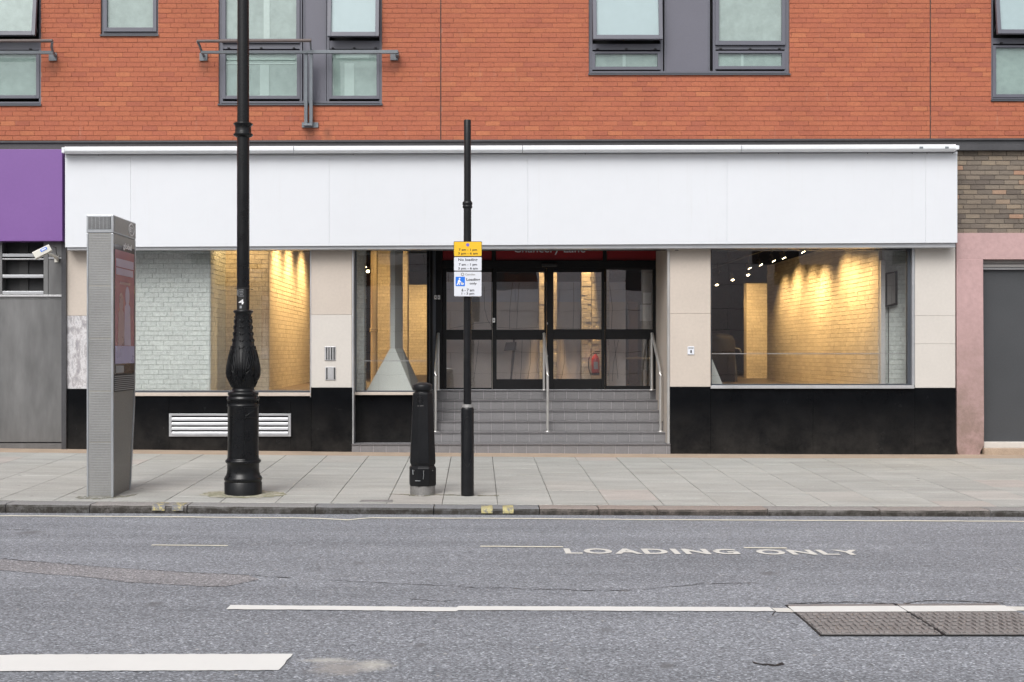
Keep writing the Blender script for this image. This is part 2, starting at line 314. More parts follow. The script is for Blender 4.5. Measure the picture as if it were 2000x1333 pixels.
# ------------------------------------------------------------------ mesh helpers
class MB:
    def __init__(s): s.v = []; s.f = []; s.t = []; s.sm = []
    def add(s, vs, fs, tone_=0.0, smooth=False):
        b = len(s.v); s.v += [tuple(v) for v in vs]; s.f += [tuple(i + b for i in f) for f in fs]
        s.t += [tone_] * len(vs); s.sm += [smooth] * len(fs); return s
    def box(s, x0, x1, y0, y1, z0, z1, tone_=0.0):
        x0, x1 = sorted((x0, x1)); y0, y1 = sorted((y0, y1)); z0, z1 = sorted((z0, z1))
        return s.hexa([(x0, y0, z0), (x1, y0, z0), (x1, y0, z1), (x0, y0, z1)], [(x0, y1, z0), (x1, y1, z0), (x1, y1, z1), (x0, y1, z1)], tone_)
    def hexa(s, A, B, tone_=0.0):     # A: near quad counterclockwise seen from -Y, B: far quad
        return s.add(list(A) + list(B), [(0, 1, 2, 3), (5, 4, 7, 6), (4, 0, 3, 7), (1, 5, 6, 2), (3, 2, 6, 7), (4, 5, 1, 0)], tone_)
    def pbox(s, p0, p1, q0, q1, Y0, Y1):    # photo rectangle at depth Y0 -> box back to Y1
        return s.box(PX(p0, Y0), PX(p1, Y0), Y0, Y1, PZ(q1, Y0), PZ(q0, Y0))
    def pslab(s, p0, p1, qtl, qtr, qbl, qbr, Y0, Y1):
        A = [(PX(p0, Y0), Y0, PZ(qbl, Y0)), (PX(p1, Y0), Y0, PZ(qbr, Y0)), (PX(p1, Y0), Y0, PZ(qtr, Y0)), (PX(p0, Y0), Y0, PZ(qtl, Y0))]
        return s.hexa(A, [(x, Y1, z) for x, y, z in A])
    def tube(s, pts, r, n=10, caps=True):
        pts = [Vector(p) for p in pts]; rs = r if hasattr(r, '__len__') else [r] * len(pts)
        rings = []; up = Vector((0, 0, 1))
        for i, p in enumerate(pts):
            d = (pts[min(i + 1, len(pts) - 1)] - pts[max(i - 1, 0)]).normalized()
            ref = up if abs(d.z) < .95 else Vector((1, 0, 0))
            u = d.cross(ref).normalized(); w = d.cross(u).normalized()
            rings.append([p + (u * math.cos(2 * math.pi * k / n) + w * math.sin(2 * math.pi * k / n)) * rs[i] for k in range(n)])
        vs = [v for r_ in rings for v in r_]; fs = []
        for i in range(len(pts) - 1):
            for k in range(n):
                fs.append((i * n + k, i * n + (k + 1) % n, (i + 1) * n + (k + 1) % n, (i + 1) * n + k))
        s.add(vs, fs, 0, True)
        if caps:
            s.add(rings[0], [tuple(range(n))]); s.add(rings[-1], [tuple(reversed(range(n)))])
        return s
    def lathe(s, prof, c=(0, 0), n=32, smooth=True, phase=0.0, cap=True):    # prof: (r, z) from the bottom up
        vs = []; fs = []
        for r, z in prof:
            for k in range(n):
                t = 2 * math.pi * k / n + phase; vs.append((c[0] + r * math.cos(t), c[1] + r * math.sin(t), z))
        for i in range(len(prof) - 1):
            for k in range(n): fs.append((i * n + k, i * n + (k + 1) % n, (i + 1) * n + (k + 1) % n, (i + 1) * n + k))
        s.add(vs, fs, 0, smooth)
        if cap:
            m = len(prof) - 1; s.add([vs[m * n + k] for k in range(n)], [tuple(range(n))]); s.add([vs[k] for k in range(n)], [tuple(reversed(range(n)))])
        return s
    def mesh(s, name, tones=False):
        m = bpy.data.meshes.new(name); m.from_pydata(s.v, [], s.f)
        m.polygons.foreach_set('use_smooth', s.sm)
        if tones:
            at = m.attributes.new('tone', 'FLOAT', 'POINT'); at.data.foreach_set('value', s.t)
        m.update(); return m
    def build(s, name, mat_, parent=None, bevel=0, tones=False, kind=None):
        if parent is not None:
            o_ = Vector(parent.location) + (Vector(parent.parent.location) if parent.parent else Vector())
            s.v = [(v[0] - o_.x, v[1] - o_.y, v[2] - o_.z) for v in s.v]
        m = s.mesh(name, tones); m.materials.append(mt[mat_] if isinstance(mat_, str) else mat_)
        o = bpy.data.objects.new(name, m); COL.objects.link(o)
        if parent is not None: o.parent = parent
        if bevel:
            b = o.modifiers.new('bevel', 'BEVEL'); b.width = bevel; b.segments = 2; b.limit_method = 'ANGLE'; b.angle_limit = R(40)
        if kind: o['kind'] = kind
        return o
def tag(o, label=None, cat=None, group=None, kind=None):
    if label: o['label'] = label
    if cat: o['category'] = cat
    if group: o['group'] = group
    if kind: o['kind'] = kind
    return o
def thing(name, loc, label, cat, group=None):
    o = bpy.data.objects.new(name, None); o.empty_display_size = .2; COL.objects.link(o); o.location = loc
    return tag(o, label, cat, group)
def struct(name, loc=(0, 0, 0)):
    o = bpy.data.objects.new(name, None); COL.objects.link(o); o.location = loc; o['kind'] = 'structure'; return o
def wpos(p): 
    o = Vector()
    while p is not None: o += Vector(p.location); p = p.parent
    return o

def text(body, center, w, h, mat_, parent, name='lettering', normal='-Y', ext=.0015, bold=0.0, space=1.0):
    c = bpy.data.curves.new('t', 'FONT'); c.body = body; c.align_x = 'CENTER'; c.extrude = 0; c.offset = bold
    c.resolution_u = 3; c.space_character = space
    o = bpy.data.objects.new('t', c); COL.objects.link(o); bpy.context.view_layer.update()
    m = bpy.data.meshes.new_from_object(o); bpy.data.objects.remove(o); bpy.data.curves.remove(c)
    xs = [v.co.x for v in m.vertices]; ys = [v.co.y for v in m.vertices]
    cx, cy = (min(xs) + max(xs)) / 2, (min(ys) + max(ys)) / 2
    kx = w / (max(xs) - min(xs)) if w else h / (max(ys) - min(ys)); ky = h / (max(ys) - min(ys)) if h else kx
    base = Vector(center)
    for v in m.vertices:
        x, y = (v.co.x - cx) * kx, (v.co.y - cy) * ky
        if normal == '-Y': v.co = base + Vector((x, 0, y))
        elif normal == '+X': v.co = base + Vector((0, x, y))
        elif normal == 'road':
            X_, Y_ = base.x + x, base.y + y; v.co = (X_, Y_, zroad(X_, Y_) + .005)
    if parent is not None:
        q = wpos(parent)
        for v in m.vertices: v.co -= q
    m.materials.clear(); m.materials.append(mt[mat_]); m.name = name
    o = bpy.data.objects.new(name, m); COL.objects.link(o)
    if parent is not None: o.parent = parent
    return o

# bricks: real bricks laid on a plane, recessed joints; the first 'maxparts' nearest to 'focus' are objects, the rest one joined mesh
brick_cache = {}
def bricks(parent, origin, u, W_, H_, mat_, holes=(), course=.075, L=.225, gap=.007, gapu=None, proud=.008, maxparts=300, focus=None, seed=1, name='brick', off=0.0, rough=0.0, back=None):
    rnd = random.Random(seed); u = Vector(u).normalized(); up = Vector((0, 0, 1)); n = u.cross(up)   # faces n
    O = Vector(origin); items = []
    row = 0; v = 0.0
    while v < H_ - .01:
        v1 = min(v + course, H_); a_ = -L * ([0, .5, .25, .75, .5, 0, .66, .33][(row + seed) % 8]) + off
        while a_ < W_:
            b_ = a_ + L
            rects = [(max(a_, 0), min(b_, W_), v, v1)]
            for (h0, h1, k0, k1) in holes:
                nr = []
                for (p, q, r, s_) in rects:
                    if q <= h0 or p >= h1 or s_ <= k0 or r >= k1: nr.append((p, q, r, s_)); continue
                    if p < h0: nr.append((p, h0, r, s_))
                    if q > h1: nr.append((h1, q, r, s_))
                    m0, m1 = max(p, h0), min(q, h1)
                    if r < k0: nr.append((m0, m1, r, k0))
                    if s_ > k1: nr.append((m0, m1, k1, s_))
                rects = nr
            for (p, q, r, s_) in rects:
                if q - p > .02 and s_ - r > .012: items.append((p, q, r, s_, rnd.random(), rnd.uniform(-1, 1)))
            a_ = b_
        v = v1; row += 1
    if focus is None: focus = (W_ / 2, H_ / 2)
    items.sort(key=lambda t: abs((t[0] + t[1]) / 2 - focus[0]) + abs((t[2] + t[3]) / 2 - focus[1]) * 2)
    def geo(w, h, ch=.003, rr=None):
        w2, h2 = w / 2 - (gapu if gapu is not None else gap) / 2, h / 2 - gap / 2
        o_ = [(-w2, -h2), (w2, -h2), (w2, h2), (-w2, h2)]
        vs = [(x, y, -.012) for x, y in o_] + [(x, y, proud - ch) for x, y in o_] + [(x * (1 - ch / w2), y * (1 - ch / h2), proud) for x, y in o_]
        if rr: vs = [(x + rr.uniform(-1, 1) * rough, y + rr.uniform(-1, 1) * rough * .6, z) for x, y, z in vs]
        fs = []
        for k in range(4):
            j = (k + 1) % 4; fs += [(k, j, 4 + j, 4 + k), (4 + k, 4 + j, 8 + j, 8 + k)]
        return vs, fs + [(8, 9, 10, 11)]
    q = wpos(parent); B = MB()
    rot = Matrix((( u.x, up.x, n.x), (u.y, up.y, n.y), (u.z, up.z, n.z)))
    for i, (p, q_, r, s_, t, j) in enumerate(items):
        c = O + u * (p + q_) / 2 + up * (r + s_) / 2 + n * (j * .0018)
        w, h = q_ - p, s_ - r
        if i < maxparts:
            key = (round(w, 3), round(h, 3), mat_, u.to_tuple(2), gap, proud, rnd.randrange(3) if rough else 0)
            if key not in brick_cache:
                vs, fs = geo(w, h, rr=rnd if rough else None)
                b = MB(); b.add([rot @ Vector(v_) for v_ in vs], fs); me = b.mesh(name); me.materials.append(mt[mat_]); brick_cache[key] = me
            ob = bpy.data.objects.new(name, brick_cache[key]); COL.objects.link(ob); ob.parent = parent; ob.location = c - q; ob['tone'] = t
        else:
            vs, fs = geo(w, h, rr=rnd if rough else None); B.add([c + rot @ Vector(v_) for v_ in vs], fs, t)
    if B.v: B.build('brickwork', mat_, parent, tones=True, kind='stuff')
    if back:
        b = MB(); u_ = u
        cuts_u = sorted({0, W_, *[min(max(h[0], 0), W_) for h in holes], *[min(max(h[1], 0), W_) for h in holes]})
        cuts_v = sorted({0, H_, *[min(max(h[2], 0), H_) for h in holes], *[min(max(h[3], 0), H_) for h in holes]})
        for i in range(len(cuts_u) - 1):
            for k in range(len(cuts_v) - 1):
                um, vm = (cuts_u[i] + cuts_u[i + 1]) / 2, (cuts_v[k] + cuts_v[k + 1]) / 2
                if any(h[0] < um < h[1] and h[2] < vm < h[3] for h in holes): continue
                P = [O + u * a1 + up * b1 for a1, b1 in ((cuts_u[i], cuts_v[k]), (cuts_u[i + 1], cuts_v[k]), (cuts_u[i + 1], cuts_v[k + 1]), (cuts_u[i], cuts_v[k + 1]))]
                b.add(P + [p_ - n * .1 for p_ in P], [(0, 1, 2, 3), (5, 4, 7, 6), (4, 0, 3, 7), (1, 5, 6, 2), (3, 2, 6, 7), (4, 5, 1, 0)])
        b.build('mortar_bed', back, parent)

# ------------------------------------------------------------------ ground
g = MB(); g.box(-400, 400, -400, 400, -1.2, -1.0); tag(g.build('ground', 'asphalt'), kind='structure')
road = struct('road')
g = MB(); xs = [-60, -40, -25, -15, -10, -5, 0, 5, 10, 15, 25, 40, 60]; ys = [KERB_Y - i * .975 for i in range(13)]
vs = [(x, y, zroad(x, y)) for y in ys for x in xs]; n_ = len(xs)
g.add(vs, [((j + 1) * n_ + i, (j + 1) * n_ + i + 1, j * n_ + i + 1, j * n_ + i) for j in range(len(ys) - 1) for i in range(n_ - 1)])
g.build('road_surface', 'asphalt', road)
ROAD_END = ys[-1]

def ribbon(pts, w, z, f, y_only=False):      # painted strip along points, widths in metres
    vs = []; fs = []
    for i, (x, y) in enumerate(pts):
        ww = w[i] if hasattr(w, '__len__') else w
        for s_ in (-.5, .5): vs.append((x, y + ww * s_, f(x, y + ww * s_) + z))
    for i in range(len(pts) - 1): fs.append((i * 2, i * 2 + 2, i * 2 + 3, i * 2 + 1))
    b = MB(); b.add(vs, fs); return b
def proad(l): return [(road_pt(a_, b_).x, road_pt(a_, b_).y) for a_, b_ in l]
def dens(l, step=25, jit=0):
    out = []
    for (a_, b_), (c, d) in zip(l, l[1:]):
        k = max(1, int(abs(c - a_) / step))
        for i in range(k): t = i / k; out.append((a_ + (c - a_) * t, b_ + (d - b_) * t + random.uniform(-jit, jit)))
    return out + [l[-1]]
def linemark(name, l, w, mat_, label=None, jit=.15, wj=.06):
    P = proad(dens(l, 18, jit)); ws = [w * random.uniform(1 - wj, 1 + wj) for _ in P]
    return ribbon(P, ws, .005, zroad).build(name, mat_, road)
linemark('edge_line', [(-900, 1002), (0, 1008.5), (330, 1010.5), (600, 1013), (680, 1016.5), (725, 1012.5), (1000, 1013.8), (1400, 1017), (2000, 1019.5), (3000, 1023)], .075, 'roadcream', jit=.25)
linemark('bay_dash', [(296, 1066), (445, 1067)], .05, 'roadcream')
linemark('bay_dash', [(938, 1068.2), (1100, 1069.4)], .055, 'roadcream')
linemark('bay_dash', [(1453, 1071), (1537, 1071.8)], .055, 'roadcream')
linemark('lane_line', [(446, 1187.5), (700, 1189.5), (891, 1192), (896, 1189.5), (1100, 1190), (1300, 1191), (1508, 1191.5)], .145, 'roadwhite', jit=.2)
# wide centre marking with its oblique end
lo_ = dens([(-300, 1315), (100, 1312.5), (544, 1311)], 10, .45); up_e = dens([(572, 1279), (100, 1280), (-300, 1284)], 10, .45); en_ = [(549, 1306), (556, 1299), (560, 1291), (568, 1285)]
P = [road_pt(a_, b_) for a_, b_ in lo_ + en_ + up_e]
b = MB(); b.add([(p.x, p.y, p.z + .005) for p in P], [tuple(range(len(P)))]); b.build('centre_line', 'roadwhite', road)
# brownish trench patch and cracks
P = dens([(-400, 1070), (0, 1093), (200, 1109), (400, 1121), (480, 1124), (505, 1131)], 30, .6); P2 = dens([(-400, 1095), (0, 1115), (200, 1131), (250, 1139), (400, 1146), (440, 1146), (505, 1133)], 30, .8)
A_ = [road_pt(*p) for p in P]; B_ = [road_pt(*p) for p in reversed(P2)]
b = MB(); allp = A_ + B_; b.add([(p.x, p.y, p.z + .003) for p in allp], [tuple(reversed(range(len(allp))))]); b.build('patch', 'asphalt_patch', road)
for l, w in ([[(-300, 1072), (0, 1092), (200, 1109), (400, 1121), (480, 1124), (570, 1130)], .02], [[(640, 1134), (800, 1142), (880, 1145), (940, 1150), (1000, 1149)], .014],
             [[(1000, 1150), (1180, 1155), (1260, 1152), (1370, 1141), (1480, 1140)], .015], [[(1470, 1295), (1490, 1299), (1515, 1301), (1530, 1297)], .05],
             [[(1690, 1298), (1705, 1301), (1722, 1314), (1740, 1330), (1745, 1350)], .014], [[(890, 1176), (894, 1183), (889, 1192), (893, 1196)], .012],
             [[(1505, 1187), (1515, 1195), (1508, 1203), (1530, 1212), (1560, 1222)], .018], [[(1540, 1180), (1620, 1178), (1660, 1177), (1760, 1181), (1800, 1175), (1850, 1174), (1960, 1179)], .02],
             [[(800, 1171), (860, 1176), (895, 1173)], .012], [[(0, 1034), (60, 1036)], .02], [[(365, 1021), (400, 1022)], .015]):
    P = proad(dens(l, 8, .7)); ribbon(P, [w * random.uniform(.2, 1.2) for _ in P], .0035, zroad).build('crack', 'dark', road)
# LOADING ONLY
for word, x0, x1, y0, y1 in (('LOADING', 1103, 1440, 1073, 1083.5), ('ONLY', 1478, 1682, 1075, 1085)):
    a_, b_ = road_pt((x0 + x1) / 2, y0), road_pt((x0 + x1) / 2, y1); l_, r_ = road_pt(x0, (y0 + y1) / 2), road_pt(x1, (y0 + y1) / 2)
    text(word, (( l_.x + r_.x) / 2, (a_.y + b_.y) / 2, 0), r_.x - l_.x, a_.y - b_.y, 'roadworn', road, 'road_lettering', 'road', bold=.035, space=1.15)

# cast iron covers
def cover(pxs, label):
    (a0, b0, c0, d0) = [road_pt(*p) for p in pxs]   # far-left, far-right, near-right, near-left
    t = thing('manhole_cover', (a0.x, a0.y, a0.z), label, 'manhole cover', 'rectangular cast iron covers set in the road')
    def P(u_, v_, h=0.0):
        p = a0.lerp(b0, u_).lerp(d0.lerp(c0, u_), v_); return (p.x, p.y, zroad(p.x, p.y) + h)
    b = MB(); b.hexa([P(0, 1, .002), P(1, 1, .002), P(1, 1, .006), P(0, 1, .006)], [P(0, 0, .002), P(1, 0, .002), P(1, 0, .006), P(0, 0, .006)]); b.build('frame', 'dark', t)
    b = MB(); b.hexa([P(.015, .985, .004), P(.985, .985, .004), P(.985, .985, .010), P(.015, .985, .010)], [P(.015, .015, .004), P(.985, .015, .004), P(.985, .015, .010), P(.015, .015, .010)]); b.build('plate', 'castiron', t)
    b = MB(); nu, nv = 17, 9
    for i in range(nu):
        for j in range(nv):
            uc, vc = (i + .5) / nu, (j + .5) / nv
            if (i + j) % 2: du, dv = .018, .017
            else: du, dv = .009, .042
            if vc < .33: continue
            q = [P(uc - du, vc + dv, .0104), P(uc + du, vc + dv, .0104), P(uc + du, vc - dv, .0104), P(uc - du, vc - dv, .0104)]
            qt = [P(uc - du * .8, vc + dv * .8, .016), P(uc + du * .8, vc + dv * .8, .016), P(uc + du * .8, vc - dv * .8, .016), P(uc - du * .8, vc - dv * .8, .016)]
            b.add(q + qt, [(0, 1, 5, 4), (1, 2, 6, 5), (2, 3, 7, 6), (3, 0, 4, 7), (4, 5, 6, 7)])
    b.build('raised_treads', 'castiron', t, kind='stuff')
    for u0, u1 in ((.12, .3), (.72, .9)):
        b = MB(); b.hexa([P(u0, .95, .0105), P(u1, .95, .0105), P(u1, .95, .013), P(u0, .95, .013)], [P(u0, .9, .0105), P(u1, .9, .0105), P(u1, .9, .013), P(u0, .9, .013)]); b.build('lifting_lug', 'castiron', t)
    b = MB(); b.hexa([P(.0, .30, .011), P(1, .30, .011), P(1, .30, .0125), P(.0, .30, .0125)], [P(.0, .10, .011), P(1, .10, .011), P(1, .10, .0125), P(.0, .10, .0125)]); b.build('painted_line', 'roadwhite', t)
cover([(1533, 1183), (1745, 1182), (1843, 1243), (1602, 1243)], 'left half of the rusty cast iron road cover crossed by the white line')
cover([(1747, 1182), (1950, 1181), (2085, 1243), (1846, 1243)], 'right half of the cast iron road cover, cut by the right picture edge')
linemark('lane_line', [(1512, 1193), (1556, 1193.5)], .14, 'roadworn')
linemark('lane_line', [(1975, 1190), (2100, 1192), (2300, 1193)], .145, 'roadworn')

# kerb
kerb = struct('kerb')
kx = [-560, -340, -160, 10, 175, 365, 615, 847, 1054, 1170, 1284, 1500, 1720, 1935, 2160, 2380, 2600]
ktone = [.4, .5, .3, .35, .6, .45, .1, .02, .85, .95, .9, .6, .7, .5, .6, .5]
for i, (a_, b_) in enumerate(zip(kx, kx[1:])):
    x0, x1 = PX(a_, KERB_Y) + .006, PX(b_, KERB_Y) - .006
    k = 8; vs = []; rr = random.Random(i)
    prof = [(0, -.32), (0, -.07), (.004, -.03), (.018, -.008), (.045, 0), (.3, 0), (.3, -.3)]
    for j in range(k + 1):
        x = x0 + (x1 - x0) * j / k; dz = rr.uniform(-.003, .003); dy = rr.uniform(-.004, .004)
        for q, (yy, zz) in enumerate(prof): vs.append((x, KERB_Y + yy + (dy if q < 4 else 0), zpave(x, KERB_Y) + zz + (dz if 1 < q < 6 else 0) + (rr.uniform(-.006, .004) if q == 2 else 0)))
    m_ = len(prof); fs = [(j * m_ + q, (j + 1) * m_ + q, (j + 1) * m_ + q + 1, j * m_ + q + 1) for j in range(k) for q in range(m_ - 1)]
    fs += [tuple(reversed(range(m_))), tuple(range(k * m_, k * m_ + m_))]
    b = MB(); b.add(vs, fs); o = b.build('kerbstone', 'kerb', kerb); o['tone'] = ktone[i]
for a_, b_, m_ in ((940, 962, 'kerbyellow'), (982, 1003, 'kerbyellow'), (297, 322, 'kerbyellow2'), (336, 358, 'kerbyellow2')):
    x0, x1 = PX(a_, KERB_Y), PX(b_, KERB_Y)
    prof = [(-.012, -.055), (-.009, -.028), (.008, -.002), (.045, .0075), (.2, .0075)]
    b = MB(); vs = [(x, KERB_Y + yy, zpave(x, KERB_Y) + zz) for x in (x0, x1) for yy, zz in prof]
    b.add(vs, [(q, 5 + q, 6 + q, q + 1) for q in range(4)]); b.build('paint_mark', m_, kerb)

# pavement
pave = struct('pavement')
b = MB(); vs = []; cols_ = [-60, -30, -12, -8, -4, 0, 4, 8, 12, 30, 60]
for y in (KERB_Y + .29, 3.0): vs += [(x, y, zpave(x, min(y, 0)) - .010) for x in cols_]
n_ = len(cols_); b.add(vs, [(i, i + 1, n_ + i + 1, n_ + i) for i in range(n_ - 1)]); b.build('bedding', 'joint', pave)
def flag(x0, x1, y0, y1, tone_, mat_='flag', name='flagstone', jz=.0015):
    g_ = .0035; x0 += g_; x1 -= g_; y0 += g_; y1 -= g_; c = .004; dz = random.uniform(-jz, jz)
    def q(x, y, h): return (x, y, zpave(x, y) + h + dz)
    vs = [q(x0, y0, -.02), q(x1, y0, -.02), q(x1, y1, -.02), q(x0, y1, -.02), q(x0, y0, -.003), q(x1, y0, -.003), q(x1, y1, -.003), q(x0, y1, -.003),
          q(x0 + c, y0 + c, 0), q(x1 - c, y0 + c, 0), q(x1 - c, y1 - c, 0), q(x0 + c, y1 - c, 0)]
    fs = []
    for k in range(4):
        j = (k + 1) % 4; fs += [(k, j, 4 + j, 4 + k), (4 + k, 4 + j, 8 + j, 8 + k)]
    b = MB(); b.add(vs, fs + [(8, 9, 10, 11)]); o = b.build(name, mat_, pave); o['tone'] = tone_; return o
FX0, FW = .226, .612
rf = random.Random(11)
for k in range(-17, 18):
    x0 = FX0 + k * FW; y = -.61; first = True
    while y > KERB_Y + .31:
        L_ = rf.choice([.6, .75, .75, .9]) if not first else rf.choice([.45, .6, .75, .9]); first = False
        y1 = y - L_
        if y1 < KERB_Y + .31 + .25: y1 = KERB_Y + .305
        flag(x0, x0 + FW, y1, y, min(1, max(0, rf.gauss(.5, .22))) if rf.random() > .05 else 1.0); y = y1
for s_ in (-1, 1):    # paving beyond the individually laid part
    xs_ = [s_ * v for v in (10.9, 14, 20, 30, 60)]
    if s_ < 0: xs_[0] = FX0 - 17 * FW
    else: xs_[0] = FX0 + 18 * FW
    xs_ = sorted(xs_); b = MB(); vs = [(x, y, zpave(x, y)) for y in (KERB_Y + .305, -.61) for x in xs_]; k_ = len(xs_)
    b.add(vs, [(i, i + 1, k_ + i + 1, k_ + i) for i in range(k_ - 1)]); b.build('far_paving', 'flag', pave)
    b = MB(); xk = sorted([s_ * 60, s_ * 9.5]); vs = [(x, y, zpave(x, KERB_Y) + dz) for x in xk for y, dz in ((KERB_Y, -.3), (KERB_Y, 0), (KERB_Y + .3, 0))]
    b.add(vs, [(0, 3, 4, 1), (1, 4, 5, 2)]); 
    if True:
        lim = PX(kx[0], KERB_Y) if s_ < 0 else PX(kx[-1], KERB_Y)
        vs = [(lim if abs(v[0]) < 20 else v[0], v[1], v[2]) for v in vs]; b = MB(); b.add(vs, [(0, 3, 4, 1), (1, 4, 5, 2)]); b.build('far_kerb', 'kerb', kerb)
# tan strip against the building
b = MB(); vs = []; xs_ = [x * .5 for x in range(-24, 25)]
for x in xs_:
    e_ = -.60 + random.uniform(-.006, .006); vs += [(x, e_, zpave(x, e_) - .003), (x, .5, zpave(x, 0) + .004)]
b.add(vs, [(i * 2, i * 2 + 2, i * 2 + 3, i * 2 + 1) for i in range(len(xs_) - 1)]); b.build('mortar_strip', 'tanstrip', pave)
mm, nn_, bb = newmat('mossy_dirt'); q_ = noise(nn_, 14, 6, .75)
nn_.links.new(ramp(nn_, q_, [(.3, (.15, .15, .09)), (.55, (.23, .22, .17)), (.7, (.33, .33, .29))]), bb.inputs['Base Color']); bb.inputs['Roughness'].default_value = .95
tr_ = nn_.nodes.new('ShaderNodeBsdfTransparent'); ms_ = nn_.nodes.new('ShaderNodeMixShader'); oo_ = nn_.nodes['Material Output']
nn_.links.new(ramp(nn_, noise(nn_, 10, 6, .8), [(.42, 0), (.56, .8)]), ms_.inputs[0]); nn_.links.new(tr_.outputs[0], ms_.inputs[1]); nn_.links.new(bb.outputs[0], ms_.inputs[2]); nn_.links.new(ms_.outputs[0], oo_.inputs['Surface'])
mt['mossdirt'] = mm
for l, w_ in (([(760, 966), (800, 967), (860, 967), (905, 968.5), (975, 969)], .12), ([(150, 972), (195, 973.5), (240, 971), (268, 966)], .22), ([(800, 968), (825, 968.5), (852, 967)], .2)):
    P = [(pave_pt(a_, b_).x, pave_pt(a_, b_).y) for a_, b_ in dens(l, 6, .3)]
    ribbon(P, [w_ * random.uniform(.6, 1.2) for _ in P], .003, zpave).build('moss_patch', 'mossdirt', pave)
# small utility lid by the kerb
a_, c_ = pave_pt(702, 981.5), pave_pt(765, 976)
lid = thing('utility_cover', (a_.x, a_.y, a_.z), 'small dark rectangular metal lid set in the pavement beside the kerb', 'utility cover')
b = MB(); b.box(a_.x, a_.x + .36, a_.y, a_.y + .2, a_.z - .01, a_.z + .006); b.build('frame', 'greyband', lid, .002)
b = MB(); b.box(a_.x + .04, a_.x + .28, a_.y + .03, a_.y + .17, a_.z + .002, a_.z + .009); b.build('lid', 'castiron', lid, .002)

# opposite pavement and building (seen in the reflections)
opp = struct('opposite_pavement')
b = MB(); b.box(-60, 60, -24.2, ROAD_END, -.6, -.06); b.build('paving_sheet', 'flag', opp)
OY = -24.0
ob = thing('opposite_building', (0, OY, 0), 'pale stone panelled office building across the street, seen mirrored in the shop glass', 'building')
b = MB(); b.box(-45, 45, OY - 12, OY - .05, -.3, 6.4); b.build('wall', 'dark', ob)
b = MB(); rr = random.Random(3); z = 0.0; r_ = 0
while z < 6.3:
    x = -45 + (.8 if r_ % 2 else 0)
    while x < 45:
        w_ = 1.6; isw = (3.6 < z < 5.8) and (int((x + 45) / 1.6) % 3 == 1)
        if not isw: b.box(x + .008, x + w_ - .008, OY - .05, OY + rr.uniform(0, .012), z + .008, z + .752, rr.random())
        x += w_
    z += .76; r_ += 1
b.build('stone_cladding', 'stoneopp', ob, kind='stuff')
b = MB()
for x in range(-44, 45, 5):
    for z in (3.6,): b.box(x, x + 1.6, OY - .04, OY - .02, z, z + 2.2)
b.build('window_glazing', 'upglass', ob, kind='stuff')

# ------------------------------------------------------------------ upper brick building
ub = thing('apartment_building', (0, 0, 4.8), 'orange red brick upper storey with grey metal windows above the white shop fascia', 'building')
BL, BR_ = -11.5, 11.5; BZ0, BZ1 = 4.79, 8.1
wins = [  # (px0, px1, bottom y, extra)
    dict(p0=-150, p1=80, yb=206, lights=[(-145, 77, 76, True, 100, 192)], panels=[], label='leftmost upper window, half cut by the picture edge'),
    dict(p0=197, p1=309, yb=70, lights=[(200, 307, 62, False, None, None)], panels=[], label='narrow single-light upper window'),
    dict(p0=427, p1=746, yb=205, lights=[(432, 587, 84, False, 98, 193), (640, 743, 78, True, 98, 193)], panels=[(593, 635)], label='wide upper window behind the balustrade'),
    dict(p0=1150, p1=1542, yb=146, lights=[(1155, 1293, 84, True, 100, 136), (1396, 1536, 88, False, 99, 135)], panels=[(1300, 1386)], label='wide upper window with an open left sash above the entrance'),
    dict(p0=1936, p1=2160, yb=197, lights=[(1939, 2155, 73, True, 88, 190)], panels=[], label='rightmost upper window, cut by the picture edge'),
]
ZT = 7.75
def win_hole(w): return (PX(w['p0']) - BL, PX(w['p1']) - BL, PZ(w['yb']) - BZ0, ZT - BZ0)
holes = [win_hole(w) for w in wins]
MJ = [PX(861), PX(1817)]
holes2 = holes + [(m - BL - .007, m - BL + .007, -1, 9) for m in MJ]
# wall base follows the slight slope: bottom edge hidden by the steel beam
bricks(ub, (BL, 0, BZ0), (1, 0, 0), BR_ - BL, BZ1 - BZ0, 'brick', holes2, gap=.006, gapu=.003, proud=.005, maxparts=300, focus=(PX(1010) - BL, .75), seed=4)
# mortar backing with window openings
b = MB(); cu = sorted({0, BR_ - BL, *[h[0] for h in holes], *[h[1] for h in holes]}); cv = sorted({0, BZ1 - BZ0, *[h[2] for h in holes], *[h[3] for h in holes]})
for i in range(len(cu) - 1):
    for k in range(len(cv) - 1):
        um, vm = (cu[i] + cu[i + 1]) / 2, (cv[k] + cv[k + 1]) / 2
        if any(h[0] < um < h[1] and h[2] < vm < h[3] for h in holes): continue
        b.box(BL + cu[i], BL + cu[i + 1], .002, .32, BZ0 + cv[k], BZ0 + cv[k + 1])
b.build('mortar_backing', 'mortar', ub)
b = MB()
for m in MJ: b.box(m - .0065, m + .0065, .0, .01, BZ0, BZ1)
b.build('movement_joint', 'dark', ub)
b = MB(); b.box(-30, 30, .35, 12, 4.6, 12); b.box(-30, BL, 0, .34, 3.5, 12); b.box(BR_, 30, 0, .34, 3.5, 12); b.box(BL, BR_, .0, .34, BZ1 + .002, 12); b.build('upper_wall', 'mortar', ub)

